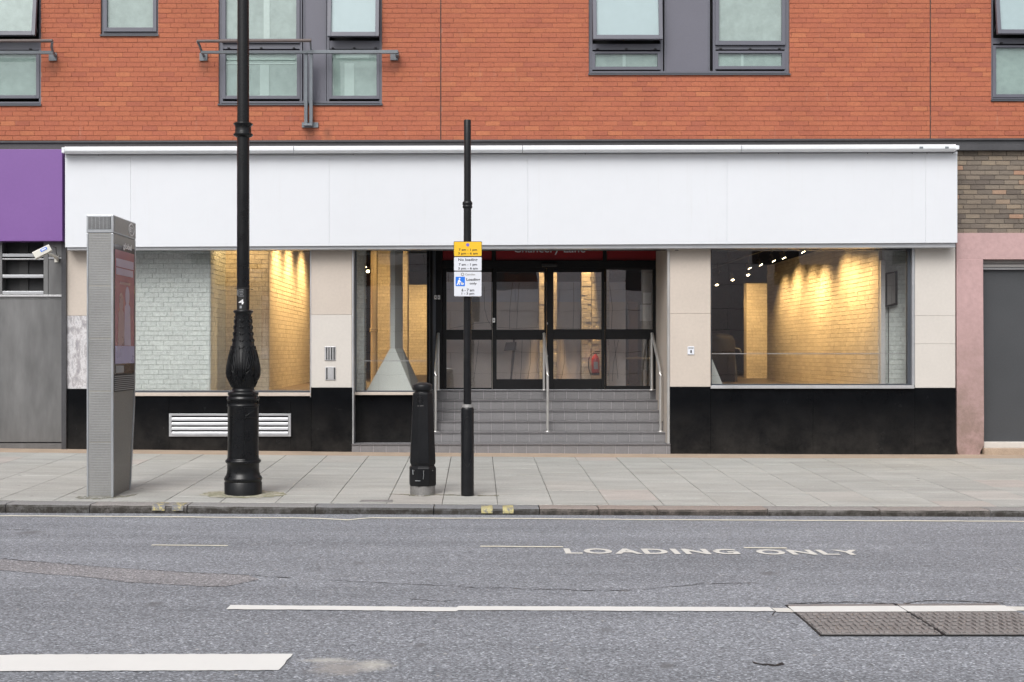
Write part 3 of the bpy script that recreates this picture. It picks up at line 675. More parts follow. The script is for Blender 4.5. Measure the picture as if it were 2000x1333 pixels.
for w in wins:
    p0, p1, yb = w['p0'], w['p1'], w['yb']; x0, x1, z0 = PX(p0), PX(p1), PZ(yb)
    fr = MB(); Y0, Y1 = .035, .13
    def pr(b, a0, a1, q0, q1, Ya, Yb): b.box(PX(a0, Ya), PX(a1, Ya), Ya, Yb, PZ(q1, Ya), PZ(q0, Ya))
    topq = CY - (ZT - EYE) / D0 * FPX
    fr.box(x0, x0 + .035, Y0, Y1, z0, ZT); fr.box(x1 - .035, x1, Y0, Y1, z0, ZT); fr.box(x0, x1, Y0, Y1, ZT - .04, ZT)
    fr.box(x0 + .035, x1 - .035, Y0, Y1, z0 + .03, z0 + .06)
    for (a0, a1, qs, op, qm, qb) in w['lights']:      # mullions either side of each light
        for a_ in (a0, a1): fr.box(PX(a_) - .02, PX(a_) + .02, Y0 + .001, Y1 - .001, z0 + .06, ZT - .04)
        if qm: fr.pbox(a0, a1, qs + 2, qm - 2, Y0 + .01, Y1 - .01)
    wo = fr.build('window', 'winframe', ub, .002); wo['label'] = w['label']
    b = MB(); b.hexa([(x0 - .01, -.03, z0 - .012), (x1 + .01, -.03, z0 - .012), (x1 + .01, -.03, z0 + .012), (x0 - .01, -.03, z0 + .012)],
                     [(x0 - .01, .12, z0 - .012), (x1 + .01, .12, z0 - .012), (x1 + .01, .12, z0 + .035), (x0 - .01, .12, z0 + .035)]); b.build('sill', 'darkframe', wo)
    for (a0, a1) in w['panels']:
        b = MB(); b.box(PX(a0), PX(a1), Y0 + .02, Y0 + .05, z0 + .06, ZT - .04); b.build('infill_panel', 'winpanel', wo)
        b = MB()
        for a_ in (a0, a1): b.box(PX(a_) - .012, PX(a_) + .012, Y0 + .008, Y0 + .06, z0 + .06, ZT - .04)
        b.build('panel_bead', 'winframe', wo, .002)
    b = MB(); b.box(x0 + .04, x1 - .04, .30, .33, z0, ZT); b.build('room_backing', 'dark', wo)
    for (a0, a1, qs, op, qm, qb) in w['lights']:
        xa, xb = PX(a0) + .012, PX(a1) - .012; zs = PZ(qs); H_ = ZT - .05 - zs; fw = .055
        def tilt(pts):                  # top-hung sash: the foot swings out
            if not op: return pts
            an = R(7.5); out = []
            for x, y, z in pts:
                dz, dy = z - (ZT - .05), y - .04
                out.append((x, .04 + dy * math.cos(an) + dz * math.sin(an), (ZT - .05) + dz * math.cos(an) - dy * math.sin(an)))
            return out
        b = MB()
        for bx in ((xa, xa + fw, zs, ZT - .05), (xb - fw, xb, zs, ZT - .05), (xa + fw, xb - fw, zs, zs + fw + .01), (xa + fw, xb - fw, ZT - .1, ZT - .05)):
            b.box(bx[0], bx[1], .005, .06, bx[2], bx[3])
        b.v = tilt(b.v); b.build('sash', 'winframe', wo, .003)
        b = MB(); b.add(tilt([(xa + fw, .03, zs + fw), (xb - fw, .03, zs + fw), (xb - fw, .03, ZT - .1), (xa + fw, .03, ZT - .1)]), [(0, 1, 2, 3)]); b.build('pane', 'upglass', wo)
        b = MB(); b.add(tilt([(xa + fw, .05, zs + fw), (xb - fw, .05, zs + fw), (xb - fw, .05, ZT - .1), (xa + fw, .05, ZT - .1)]), [(0, 1, 2, 3)]); b.build('frosted_film', 'bluefilm' if op and p0 > 300 else 'film', wo)
        if op:
            b = MB()
            for xx in (xa + .03, xb - .03): b.tube([(xx, .05, zs + .1), (xx, -.05, zs + .22)], .006, 6)
            b.build('stay', 'darkframe', wo)
        if qm:
            za, zb = PZ(qb), PZ(qm); fw2 = .05
            b = MB()
            for bx in ((xa, xa + fw2, za, zb), (xb - fw2, xb, za, zb), (xa + fw2, xb - fw2, za, za + fw2), (xa + fw2, xb - fw2, zb - fw2 * .7, zb)): b.box(bx[0], bx[1], .025, .08, bx[2], bx[3])
            b.build('lower_frame', 'winframe', wo, .003)
            b = MB(); b.box(xa + fw2, xb - fw2, .052, .056, za + fw2, zb - fw2 * .7); b.build('pane', 'upglass', wo)
            b = MB(); b.box(xa + fw2, xb - fw2, .075, .078, za + fw2, zb - fw2 * .7); b.build('frosted_film', 'film', wo)
            b = MB()
            for t_ in (.08, .5, .92): xx = xa + (xb - xa) * t_; b.box(xx - .018, xx + .018, .02, .05, zb + .03, zb + .045)
            b.build('latch', 'dark', wo)

# pale shapes of the rooms glimpsed through the upper panes
def glimpse(i, rects):
    wo = [o for o in ub.children if o.name.startswith('window')][i]
    for (p0, p1, q0, q1, Y) in rects:
        b = MB(); b.box(PX(p0), PX(p1), Y, Y + .004, PZ(q1), PZ(q0)); b.build('room_glimpse', 'paleroom', wo)
mt['paleroom'] = M('pale_room_surface', (.52, .58, .56), .7, .08, 2, 20, 0)
glimpse(2, [(514, 526, -40, 76, .044), (506, 524, 125, 190, .068), (441, 575, 112, 116, .068), (440, 575, 122, 124, .0685), (672, 691, 122, 190, .068), (655, 720, 104, 113, .068)])
glimpse(3, [(1217, 1223, 104, 131, .068), (1449, 1454, 104, 129, .068)])

# balustrade in front of the wide window, and the one cut by the picture edge
def plate(b, px, py, Y=-.0, s_=.06): b.box(PX(px) - s_, PX(px) + s_, -.03, -.009, PZ(py) - s_, PZ(py) + s_)
br = thing('window_balustrade', (PX(600), -.15, PZ(245)), 'grey steel guard rail fixed across the wide upper window beside the lamp post', 'railing', 'guard rails at the upper windows')
Yr = -.34
b = MB(); b.tube([(PX(385, Yr), Yr, PZ(81, Yr)), (PX(608, Yr), Yr, PZ(79.5, Yr))], .024, 10); b.build('top_rail', 'handrail_brown', br)
b = MB(); b.box(PX(393, -.2), PX(600, -.2), -.22, -.17, PZ(105, -.2), PZ(100, -.2)); b.box(PX(600, -.2), PX(777, -.2), -.22, -.17, PZ(105, -.2), PZ(98.5, -.2)); b.build('mid_rail', 'rail', br, .003)
for px in (597.5, 607.5):
    b = MB(); b.hexa([(PX(px - 3, -.2), -.2, PZ(100, -.2)), (PX(px + 3, -.2), -.2, PZ(100, -.2)), (PX(px + 3, -.2), -.14, PZ(100, -.2)), (PX(px - 3, -.2), -.14, PZ(100, -.2))][::-1],
                     [(PX(px - 3, -.08), -.1, PZ(245)), (PX(px + 3, -.08), -.1, PZ(245)), (PX(px + 3, -.08), -.03, PZ(245)), (PX(px - 3, -.08), -.03, PZ(245))][::-1]); b.build('upright', 'rail', br)
b = MB(); b.tube([(PX(606, Yr), Yr, PZ(80, Yr)), (PX(607.5, -.2), -.2, PZ(98, -.2))], .014, 8); b.tube([(PX(386, Yr), Yr, PZ(82, Yr)), (PX(390, -.26), -.26, PZ(90, -.26)), (PX(394, -.19), -.19, PZ(102, -.19)), (PX(398, -.02), -.02, PZ(110, 0))], .02, 8)
b.box(PX(772, -.2), PX(778, -.2), -.2, -.02, PZ(108, -.2), PZ(99, -.2)); b.build('arm', 'rail', br)
b = MB(); plate(b, 398, 112); plate(b, 770, 111); b.box(PX(590), PX(622), -.03, -.009, PZ(250), PZ(240)); b.box(PX(594), PX(612), -.12, -.03, PZ(248), PZ(244)); b.build('wall_plate', 'rail', br, .002)
br = thing('window_balustrade', (PX(0), -.15, PZ(112)), 'grey steel guard rail at the far left, its end bracket near the leftmost window', 'railing', 'guard rails at the upper windows')
b = MB(); b.tube([(PX(-170, Yr), Yr, PZ(81, Yr)), (PX(103, Yr), Yr, PZ(80, Yr))], .024, 10); b.build('top_rail', 'handrail_brown', br)
b = MB(); b.box(PX(-165, -.2), PX(104, -.2), -.22, -.17, PZ(106, -.2), PZ(100, -.2)); b.build('mid_rail', 'rail', br, .003)
b = MB(); b.tube([(PX(102, Yr), Yr, PZ(82, Yr)), (PX(101, -.26), -.26, PZ(92, -.26)), (PX(103, -.19), -.19, PZ(102, -.19)), (PX(108, -.02), -.02, PZ(110, 0))], .02, 8); b.build('arm', 'rail', br)
b = MB(); plate(b, 104, 112); b.build('wall_plate', 'rail', br, .002)
b = MB(); b.tube([(PX(700, -.0), -.012, PZ(0)), (PX(700, 0), -.012, PZ(0) + .01)], .001, 4)

# steel beam under the brick
bm = thing('steel_beam', (0, 0, 4.7), 'long dark grey steel beam running between the brick wall and the shop fascias', 'beam')
b = MB(); b.pslab(-500, 2500, 278.5, 270.5, 296, 290, -.02, .3); b.build('beam_web', 'beam', bm)
b = MB(); b.pslab(-500, 2500, 277, 269, 280.5, 272.5, -.05, -.02); b.build('beam_flange', 'beam', bm)
b = MB(); b.pslab(1860, 2500, 283, 281, 294, 293, -.06, .2); b.build('lower_flange', 'beam', bm, .004)

# ------------------------------------------------------------------ shopfront
sh = thing('shopfront', (0, 0, 0), 'empty corner-lit shop unit with a blank white fascia, stone piers and black granite base', 'shopfront')
FY = -.26
def lerpq(p, a_, b_, p0=127, p1=1870): return a_ + (b_ - a_) * (p - p0) / (p1 - p0)
seams = [127, 255, 643, 1031, 1420, 1808, 1870]
for a_, b_ in zip(seams, seams[1:]):
    b = MB(); g_ = .07
    b.pslab(a_ + g_, b_ - g_, lerpq(a_, 306, 301.5), lerpq(b_, 306, 301.5), lerpq(a_, 483.5, 474.5), lerpq(b_, 483.5, 474.5), FY, FY + .03); b.build('fascia_panel', 'white', sh, .0025)
b = MB(); b.pslab(127.5, 1869.5, 300, 297, 483, 474, FY + .032, .02); b.build('fascia_box', 'white', sh)
b = MB(); b.pslab(127, 1870, 299.5, 296.5, 306.5, 301.8, FY - .012, FY + .03); b.build('fascia_capping', 'awning', sh, .004)
b = MB()
for px in (193, 690, 1143, 1520, 1694, 1781, 1810, 1860): b.tube([(PX(px, FY), FY - .014, PZ(lerpq(px, 303.5, 299.8), FY)), (PX(px, FY), FY - .010, PZ(lerpq(px, 303.5, 299.8), FY))], .007, 8)
b.build('screw_heads', 'dark', sh, kind='stuff')
# awning cassette
aw = MB(); YA = -.42
def cas(p0, p1, dy=0):
    vs = []
    prof = [(-.02, -.06), (-.055, -.02), (-.055, .035), (-.03, .06), (.22, .065), (.22, -.06)]
    for p, q in ((p0, lerpq(p0, 293.2, 288.6)), (p1, lerpq(p1, 293.2, 288.6))):
        for yy, zz in prof: vs.append((PX(p, YA), YA + .05 + yy, PZ(q, YA) + zz * .85))
    n = 6; return vs, [(i, n + i, n + (i + 1) % n, (i + 1) % n) for i in range(n)] + [tuple(reversed(range(n))), tuple(range(n, 2 * n))]
for p0, p1 in ((126, 573), (574, 1020), (1021, 1448), (1449, 1867)):
    b = MB(); b.add(*cas(p0, p1)); b.build('awning_cassette', 'awning', sh, .004)
b = MB(); b.pslab(120, 126, 288, 288, 299, 299, YA - .01, -.1); b.pslab(1867, 1874, 284, 284.5, 293, 292, YA - .01, -.1); b.build('cassette_end_cap', 'awning', sh, .008)
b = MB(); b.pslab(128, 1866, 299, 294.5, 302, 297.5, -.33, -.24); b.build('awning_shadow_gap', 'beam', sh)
b = MB(); b.pslab(1796, 1803, 286.8, 286.8, 290.5, 290.5, YA - .007, YA + .05); b.pslab(1846, 1853, 286.8, 286.8, 290.5, 290.5, YA - .007, YA + .05); b.build('dead_insects', 'rail', sh, kind='stuff')
# backing behind the fascia (closes the shell)
b = MB(); b.box(PX(122), PX(1870), .02, .34, PZ(487), 4.79); b.build('lintel', 'dark', sh)
b = MB(); b.pslab(131, 1866, 483, 474, 489, 483.5, -.22, .015); b.build('soffit', 'aluminium', sh)

# stone piers
def stoneblock(p0, p1, q0, q1, m_='stone', Y0=0.0, Y1=.35):
    b = MB(); b.box(PX(p0, Y0) + .001, PX(p1, Y0) - .001, Y0, Y1, PZ(q1, Y0) + .0015, PZ(q0, Y0) - .0015); return b.build('stone_block', m_, sh, .002)
for (p0, p1, qs, ms) in ((131, 214, (484, 617, 760), ('stone', 'smear')), (607.5, 687, (484, 615, 757.5), ('stone', 'stone2')),
                         (1308.5, 1388, (478, 613, 756), ('stone', 'stone')), (1787, 1866, (474, 617, 672, 758), ('stone2', 'stone2', 'stone2'))):
    for k in range(len(qs) - 1): stoneblock(p0, p1, qs[k], qs[k + 1], ms[k])
# granite base slabs
def slab(p0, p1, q0, q1, Y0, Y1=.35):
    x0, x1 = PX(p0, Y0) + .0012, PX(p1, Y0) - .0012
    b = MB(); b.hexa([(x0, Y0, -.15), (x1, Y0, -.15), (x1, Y0, PZ(q0, Y0)), (x0, Y0, PZ(q0, Y0))], [(x0, Y1, -.15), (x1, Y1, -.15), (x1, Y1, PZ(q0, Y0)), (x0, Y1, PZ(q0, Y0))])
    return b.build('granite_slab', 'granite', sh, .002)
slab(131, 214, 760, 0, -.006); slab(608, 688, 757.5, 0, -.012); slab(1308.5, 1388, 756, 0, -.012); slab(1787, 1867, 759, 0, -.006)
for a_, b_ in ((214, 330), (330, 568), (568, 608)):
    slab(a_, b_, 774.5, 0, .02)
for a_, b_ in ((1388, 1588), (1588, 1787)): slab(a_, b_, 759.5, 0, -.006)

# display windows
def shopwin(p0, p1, qt, qb, Yg, frames, label, glassy='glass', sillq=None, sillp=None, sillm='sill', fm='darkframe'):
    b = MB(); l, r_, t_, bt = frames
    x0, x1, z0, z1 = PX(p0, Yg), PX(p1, Yg), PZ(qb, Yg), PZ(qt, Yg)
    b.box(x0, x0 + l, Yg - .03, Yg + .05, z0, z1); b.box(x1 - r_, x1, Yg - .03, Yg + .05, z0, z1)
    b.box(x0 + l, x1 - r_, Yg - .03, Yg + .05, z1 - t_, z1); b.box(x0 + l, x1 - r_, Yg - .03, Yg + .05, z0, z0 + bt)
    w = b.build('display_window', fm, sh, .003); w['label'] = label
    b = MB(); b.box(x0 + l, x1 - r_, Yg, Yg + .008, z0 + bt, z1 - t_); b.build('pane', glassy, w)
    if sillq:
        b = MB(); b.pbox(sillp[0], sillp[1], sillq[0], sillq[1], Yg - .14, Yg + .1); b.build('sill', sillm, w, .004)
    return w
shopwin(214, 607.5, 484, 768, .13, (.02, .015, .045, .04), 'large left shop window behind the lamp post', sillq=(767.5, 774), sillp=(215, 607), sillm='sill')
w2 = shopwin(688.5, 838, 484, 767, .32, (.06, .03, .025, .03), 'narrow shop window left of the entrance', sillq=(766.5, 772), sillp=(691, 836), sillm='sill')
b = MB(); b.pbox(699, 835, 704.5, 706, .38, .39); b.pbox(1, 2, 1, 2, 50, 50.01) if False else None; b.build('glazing_rail', 'sill_metal', w2)
w3 = shopwin(1388, 1781, 479, 754, .09, (.012, .075, .045, .03), 'large right shop window with spot-lit wall inside', sillq=(753.5, 759.5), sillp=(1388.5, 1786), sillm='sill_metal')
b = MB(); b.pbox(1390, 1770, 690.3, 692.0, .2, .215); b.build('glazing_rail', 'sill_metal', w3)
b = MB(); b.box(PX(1781.5), PX(1786.5), .0, .3, PZ(753), PZ(478)); b.build('window_reveal', 'aluminium', sh, .002)
b = MB(); b.box(PX(690, .3), PX(836, .3), .27, .4, -.1, PZ(772, .27)); b.build('granite_slab', 'granite', sh, .002)
b = MB(); b.box(PX(687.5), PX(690.5), .0, .34, -.05, PZ(484)); b.build('edge_trim', 'sill_metal', sh)
b = MB(); b.box(PX(605.5), PX(607.3), -.003, .1, PZ(776), PZ(486)); b.build('edge_trim', 'sill_metal', sh)
b = MB(); b.box(PX(1303.5), PX(1308), .004, .05, .02, PZ(478)); b.build('edge_trim', 'stainless', sh)
b = MB(); b.box(PX(1305), PX(1308.3), .052, 1.35, .02, PZ(478)); b.build('reveal_lining', 'stone', sh)
b = MB(); b.box(PX(836.5, .4), PX(838, .4), .38, 1.38, PZ(766, .4), PZ(486, .4)); b.build('return_glazing', 'doorglass', sh)
b = MB(); b.box(PX(833.5, .3), PX(838.4, .3), .29, .37, PZ(766, .3), PZ(486, .3)); b.build('corner_post', 'black_frame', sh, .003)
b = MB(); b.box(PX(836, .4), PX(838.2, .4), .401, 1.38, -.1, PZ(767, .4)); b.build('return_base', 'granite', sh)
# entrance canopy soffit
b = MB(); b.box(PX(836, .3), PX(1308, 0), .34, 1.6, 3.46, 4.0); b.build('porch_ceiling', 'black_frame', sh)

# louvred vent in the base
v = MB(); V0 = -.012
for q in ((330, 568, 808.5, 812.5), (330, 568, 850, 853)): v.pbox(*q, V0, .019)
for q in ((330, 335, 812.5, 850), (563, 568, 812.5, 850)): v.pbox(*q, V0, .019)
vo = v.build('vent_grille', 'aluminium', sh, .002)
b = MB(); b.pbox(335, 563, 812.5, 850, .012, .019); b.build('vent_void', 'dark', vo)
for k in range(4):
    q = 815.5 + k * 9.2; b = MB(); x0, x1 = PX(335.4), PX(562.6)
    z0, z1 = PZ(q + 6.3), PZ(q)
    b.hexa([(x0, -.02, z0), (x1, -.02, z0), (x1, -.014, z0 + .012), (x0, -.014, z0 + .012)], [(x0, .0, z1 - .006), (x1, .0, z1 - .006), (x1, .006, z1), (x0, .006, z1)])
    b.hexa([(x0, -.02, z0), (x1, -.02, z0), (x1, -.018, z0 + .02), (x0, -.018, z0 + .02)], [(x0, .008, z0 + .03), (x1, .008, z0 + .03), (x1, .008, z1), (x0, .008, z1)])
    b.build('slat', 'aluminium', vo)
# small wall plates
def plate_thing(nm, label, p0, p1, q0, q1, bars, cat, m_='sill_metal'):
    o = thing(nm, (PX(p0), 0, PZ(q1)), label, cat)
    b = MB(); b.pbox(p0, p1, q0, q1, -.014, 0); b.build('plate', m_, o, .003)
    for (a0, a1, c0, c1, m2) in bars: b = MB(); b.pbox(a0, a1, c0, c1, -.018, -.0142); b.build('slot', m2, o)
    return o
plate_thing('wall_grille', 'small steel grille with four dark vertical slots on the left stone pier', 634, 655.5, 677, 704.5, [(637, 639, 679, 703, 'dark'), (641.5, 643.5, 679, 703, 'dark'), (646.5, 648.7, 679, 703, 'dark'), (651.5, 653.7, 679, 703, 'dark')], 'vent')
plate_thing('wall_grille', 'lower steel plate with two dark slots on the left stone pier, under the grille', 635, 655.5, 717, 742.5, [(637.2, 639.4, 718.5, 741, 'dark'), (652, 654.2, 718.5, 741, 'dark')], 'vent')
o = plate_thing('key_switch', 'small white keyswitch box on the stone pier right of the entrance', 1343, 1356, 677, 693, [(1344.5, 1354.5, 679, 681, 'kiosk'), (1348.5, 1351, 684, 690, 'dark')], 'switch', 'signwhite')
o = thing('wall_sensor', (PX(1320), 0, PZ(488)), 'small grimy white sensor tucked under the fascia right of the entrance', 'sensor')
b = MB(); b.pbox(1317, 1327, 480.5, 488, -.05, 0); b.build('sensor_body', 'cctv', o, .008); b = MB(); b.pbox(1319, 1325, 488.2, 489.5, -.04, -.01); b.build('sensor_lens', 'dark', o)

# ------------------------------------------------------------------ steps
st = thing('entrance_steps', (PX(1000), 0, 0), 'flight of six grey tiled steps rising to the glass entrance', 'steps')
RS, TR = .1555, .285; G0 = 0.0
SX0, SX1 = PX(838, .4), PX(1307.5, 0)
for i in range(6):
    Y = i * TR; z1 = G0 + RS * (i + 1); z0 = z1 - RS if i else -.12
    xL = PX(687, -.03) if i == 0 else SX0; xR = SX1 + (.012 if i == 0 else 0)
    yF = Y - (.03 if i == 0 else 0)
    yB = 1.42 + .2 if i == 5 else Y + TR + .1
    b = MB(); b.box(xL + .002, xR - .002, yF + .004, yB, z0 - .02, z1 - .012); b.build('step_core', 'grout', st)
    # riser tiles
    tw = .195; x = xL + random.Random(i).choice([0, -.06, -.12]); tiles = []
    while x < xR - .01:
        a_, c_ = max(x, xL), min(x + tw, xR)
        if c_ - a_ > .02: tiles.append((a_, c_))
        x += tw
    for a_, c_ in tiles:
        b = MB(); d = random.uniform(-.0008, .0008); b.box(a_ + .0036, c_ - .0036, yF - .002 + d, yF + .006, max(z0, -.12) + .002, z1 - .03); b.build('riser_tile', 'tile', st, .0015)
        b = MB(); b.box(a_ + .0015, c_ - .0015, yF - .014, yF + .04, z1 - .026, z1 - .0035 + d); b.build('nosing_tile', 'nosing', st, .003)
    if i < 5:
        for a_, c_ in tiles: b = MB(); b.box(a_ + .002, c_ - .002, yF + .043, Y + TR - .005, z1 - .011, z1 - .004); b.build('tread_tile', 'tile', st)
    else:
        b = MB(); b.box(xL, xR, yF + .043, 1.62, z1 - .011, z1 - .004); b.build('landing', 'tile', st)
b = MB(); b.box(PX(838, 1.4), PX(1300, 1.4), 1.44, 1.47, 6 * RS - .003, 6 * RS + .006); b.build('threshold_strip', 'aluminium', st)

# handrails
def handrail(x, label, side=0):
    yb, zb = .43, 2 * RS - .003; h = .93
    t = thing('handrail', (x, yb, zb), label, 'handrail', 'stainless steel handrails on the entrance steps')
    yt, zt = 1.30, 6 * RS - .003
    xt = x - side * .03
    pts = [(x, yb, zb)]
    pts += [(x, yb, zb + h - .06), (x, yb + .01, zb + h - .02), (x, yb + .04, zb + h + .01)]
    pts += [(xt, yt - .05, zt + h - .005), (xt, yt - .012, zt + h - .01), (xt, yt, zt + h - .05)]
    b = MB(); b.tube(pts[:2], .022, 14); b.build('post', 'stainless', t)
    b = MB(); b.tube(pts[1:], .022, 14); b.build('rail', 'stainless', t)
    b = MB(); b.tube([(xt, yt, zt + h - .05), (xt, yt, zt)], .022, 14); b.build('post', 'stainless', t)
    b = MB(); b.lathe([(.05, zb), (.05, zb + .008), (.03, zb + .012), (.024, zb + .02)], (x, yb), 20); b.build('base_flange', 'stainless', t)
    b = MB(); b.lathe([(.045, zt), (.045, zt + .008), (.024, zt + .015)], (xt, yt), 20); b.build('base_flange', 'stainless', t)
handrail(PX(850.5, .43), 'left stainless handrail of the entrance steps, standing behind the bollard', -.6)
handrail(PX(1069.5, .43), 'middle stainless handrail dividing the entrance steps', .4)
handrail(PX(1290, .43), 'right stainless handrail of the steps beside the stone pier', .6)

# ------------------------------------------------------------------ entrance doors
DY = 1.5
ed = thing('entrance_doors', (PX(1070, DY), DY, 6 * RS), 'black framed four-panel glass sliding entrance doors at the top of the steps', 'doors')
def fr_(name, rects, Y0, Y1, m_='black_frame', parent=ed, bev=.004):
    b = MB()
    for (p0, p1, q0, q1) in rects: b.box(PX(p0, Y0), PX(p1, Y0), Y0, Y1, PZ(q1, Y0), PZ(q0, Y0))
    return b.build(name, m_, parent, bev)
fr_('outer_frame', [(836, 864, 470, 762.5), (1284, 1310, 470, 762.5), (864, 1284, 509, 524), (864, 1284, 470, 484), (961, 968, 484, 509), (1178, 1185, 484, 509)], DY - .04, DY + .12)
fr_('side_post', [(845, 851, 484, 762)], DY - .1, DY - .042, 'darkframe')
b = MB(); b.box(PX(1058, DY), PX(1088, DY), DY - .12, DY - .042, PZ(522, DY), PZ(516, DY)); b.build('motion_sensor', 'black', ed, .01)
for (p0, p1) in ((865, 960.5), (968.5, 1177.5), (1185.5, 1283)):
    b = MB(); b.pbox(p0, p1, 484, 508.8, DY, DY + .03); b.build('red_sign_panel', 'red', ed)
text('Chancery Lane', (PX(1073, DY), DY - .006, PZ(488.5, DY)), PX(1143, DY) - PX(1003, DY), .165, 'signwhite', ed, 'sign_lettering')
leafs = [(864.5, 961, 872, 960, 532, 644.5, 664, 758, False), (962, 1067, 970, 1063, 532, 644.5, 664, 741, True), (1068, 1181, 1081, 1175, 532, 643.5, 663.5, 740.5, True), (1182, 1284, 1184.5, 1275, 527, 643.5, 663, 754, False)]
for (p0, p1, g0, g1, t0, t1, b0_, b1_, sl_) in leafs:
    Y0 = DY - (.0 if sl_ else -.03); Y1 = Y0 + .045
    o = fr_('sliding_door' if sl_ else 'side_panel', [(p0, g0, 524.4, 762), (g1, p1, 524.4, 762), (g0, g1, 524.4, t0), (g0, g1, t1, b0_), (g0, g1, b1_, 762)], Y0, Y1)
    for (q0, q1) in ((t0, t1), (b0_, b1_)):
        b = MB(); b.pbox(g0, g1, q0, q1, Y0 + .02, Y0 + .028); b.build('pane', 'doorglass', o)
for (px, py, h) in ((964.5, 626, 9), (850.5, 581, 8), (857, 581, 8)):
    b = MB(); b.pbox(px - 2.4, px + 2.4, py - h / 2, py + h / 2, DY - .055 if px > 900 else DY - .11, DY - .04); b.build('lock_plate', 'paintwhite', ed, .002)
    b = MB(); b.pbox(px - .9, px + .9, py - 1.2, py + 1.2, DY - .058 if px > 900 else DY - .113, DY - .0555 if px > 900 else DY - .1105); b.build('keyhole', 'dark', ed)
for py in (632, 696):
    b = MB(); b.pbox(1068.2, 1070, py - 2, py + 2, DY - .006, DY); b.build('lock_plate', 'aluminium', ed)
for (p0, p1, q0, q1) in ((1256, 1271, 572, 593), (1250, 1272, 596, 627)):
    b = MB(); b.pbox(p0, p1, q0, q1, DY + .1, DY + .102); b.build('notice', 'kiosk', ed)

# ------------------------------------------------------------------ interior
rm = struct('shop_interior')
IF, IC = .93, 4.25
b = MB(); b.box(-8, 8.6, 1.75, 24, IF - .05, IF); b.box(-8, SX0 - .02, .36, 1.75, IF - .05, IF); b.box(SX1 + .02, 8.6, .36, 1.75, IF - .05, IF); b.build('floor', 'floorwood', rm)
b = MB(); b.box(-8, 8.6, 1.62, 24, IC, IC + .1); b.box(-8, SX0 - .03, .36, 1.62, IC, IC + .1); b.box(SX1 + .03, 8.6, .36, 1.62, IC, IC + .1); b.build('ceiling', 'ceiling', rm)
b = MB(); b.box(-8, 8.6, 24, 24.2, IF, IC); b.box(-8.2, -8, .36, 24, IF, IC); b.box(8.6, 8.8, .36, 24, IF, IC); b.build('back_wall', 'ceiling', rm)

def wall_block(name, label, x0, x1, y0, y1, z0, z1, mat_='tan_brick', front=True, side=None, fp=300, sp=300, back='tan_mortar', course=.075, seed=1, rough=.002):
    o = thing(name, (x0, y0, z0), label, 'wall')
    b = MB(); b.box(x0, x1, y0, y1, z0, z1); b.build('wall_core', back, o)
    if front: bricks(o, (x0, y0 - .001, z0), (1, 0, 0), x1 - x0, z1 - z0, mat_, maxparts=fp, seed=seed, rough=rough, gap=.006, proud=.009, course=course)
    if side == '+x': bricks(o, (x1 + .001, y0, z0), (0, 1, 0), y1 - y0, z1 - z0, mat_, maxparts=sp, seed=seed + 1, rough=rough, gap=.006, proud=.009, course=course)
    if side == '-x': bricks(o, (x0 - .001, y1, z0), (0, -1, 0), y1 - y0, z1 - z0, mat_, maxparts=sp, seed=seed + 1, rough=rough, gap=.006, proud=.009, course=course)
    return o
# left window: white painted pier near the glass, cream wall behind it, and its long side running back
wall_block('brick_wall', 'white painted brick pier just inside the left shop window', -6.9, PX(410, .3), .3, 1.5, IF - .1, 3.4 + .8, 'white_brick', True, '+x', 180, 60, 'white_mortar', seed=2, rough=.004)
wall_block('brick_wall', 'cream painted brick wall set back behind the lamp post in the left window', PX(405, 1.5), PX(525, 1.5), 1.5, 8.5, IF - .1, 4.2, 'tan_brick', True, '+x', 150, 290, seed=3)
# pier in the narrow window
wall_block('brick_wall', 'narrow white painted brick pier at the left edge of the narrow window', PX(650, .8), PX(710, .8), .8, 1.2, IF - .1, 4.2, 'white_brick', True, '+x', 100, 40, 'white_mortar', seed=5, rough=.004)
wall_block('brick_wall', 'cream brick pillar behind the metal hood in the narrow window', PX(737, 9), PX(795, 9), 9, 9.6, IF - .1, 4.2, 'tan_brick', True, '+x', 160, 80, seed=6)
wall_block('brick_wall', 'spot-lit cream brick wall far back right of the metal hood', PX(798, 15), PX(868, 15), 15, 15.3, IF - .1, 3.16 + .2, 'tan_brick', True, None, 120, 0, seed=7)
# right window
XW = PX(1717, .62)
wall_block('brick_wall', 'long cream brick side wall washed by spotlights in the right window', XW, XW + .06, .62, 8.4, IF - .1, 3.44, 'tan_brick', False, '-x', 0, 300, seed=8)
wall_block('brick_wall', 'far yellow lit brick wall at the back of the right window', PX(1458, 10.6), PX(1560, 10.6), 10.6, 10.9, IF - .1, 3.17, 'tan_brick', True, None, 200, 0, seed=9)
wall_block('brick_wall', 'unlit grey painted brick wall end at the right edge of the right window', XW + .08, XW + 1.2, .75, 1.0, IF - .1, 4.2, 'white_brick', True, None, 130, 0, 'white_mortar', seed=10, rough=.003)
o = thing('boxing', (XW + .0, .60, IF), 'grey vertical boxing between the lit brick wall and the right window frame', 'boxing')
b = MB(); b.box(XW + .005, XW + .075, .55, .74, IF, 3.0); b.build('casing', 'plaster', o); b = MB(); b.box(XW + .05, XW + .075, .60, .72, 3.0, 4.2); b.build('conduit', 'plaster', o)
o = thing('picture_frame', (PX(1740, .7), .7, PZ(600, .7)), 'black framed mirror hung on the grey wall in the right window', 'mirror')
fa = [(PX(1730.5, .6), .60, PZ(600, .6)), (PX(1753, .7), .70, PZ(596, .7)), (PX(1753, .7), .70, PZ(529, .7)), (PX(1730.5, .6), .60, PZ(533, .6))]
b = MB(); b.hexa(fa, [(x, y + .05, z) for x, y, z in fa]); b.build('frame', 'black', o)
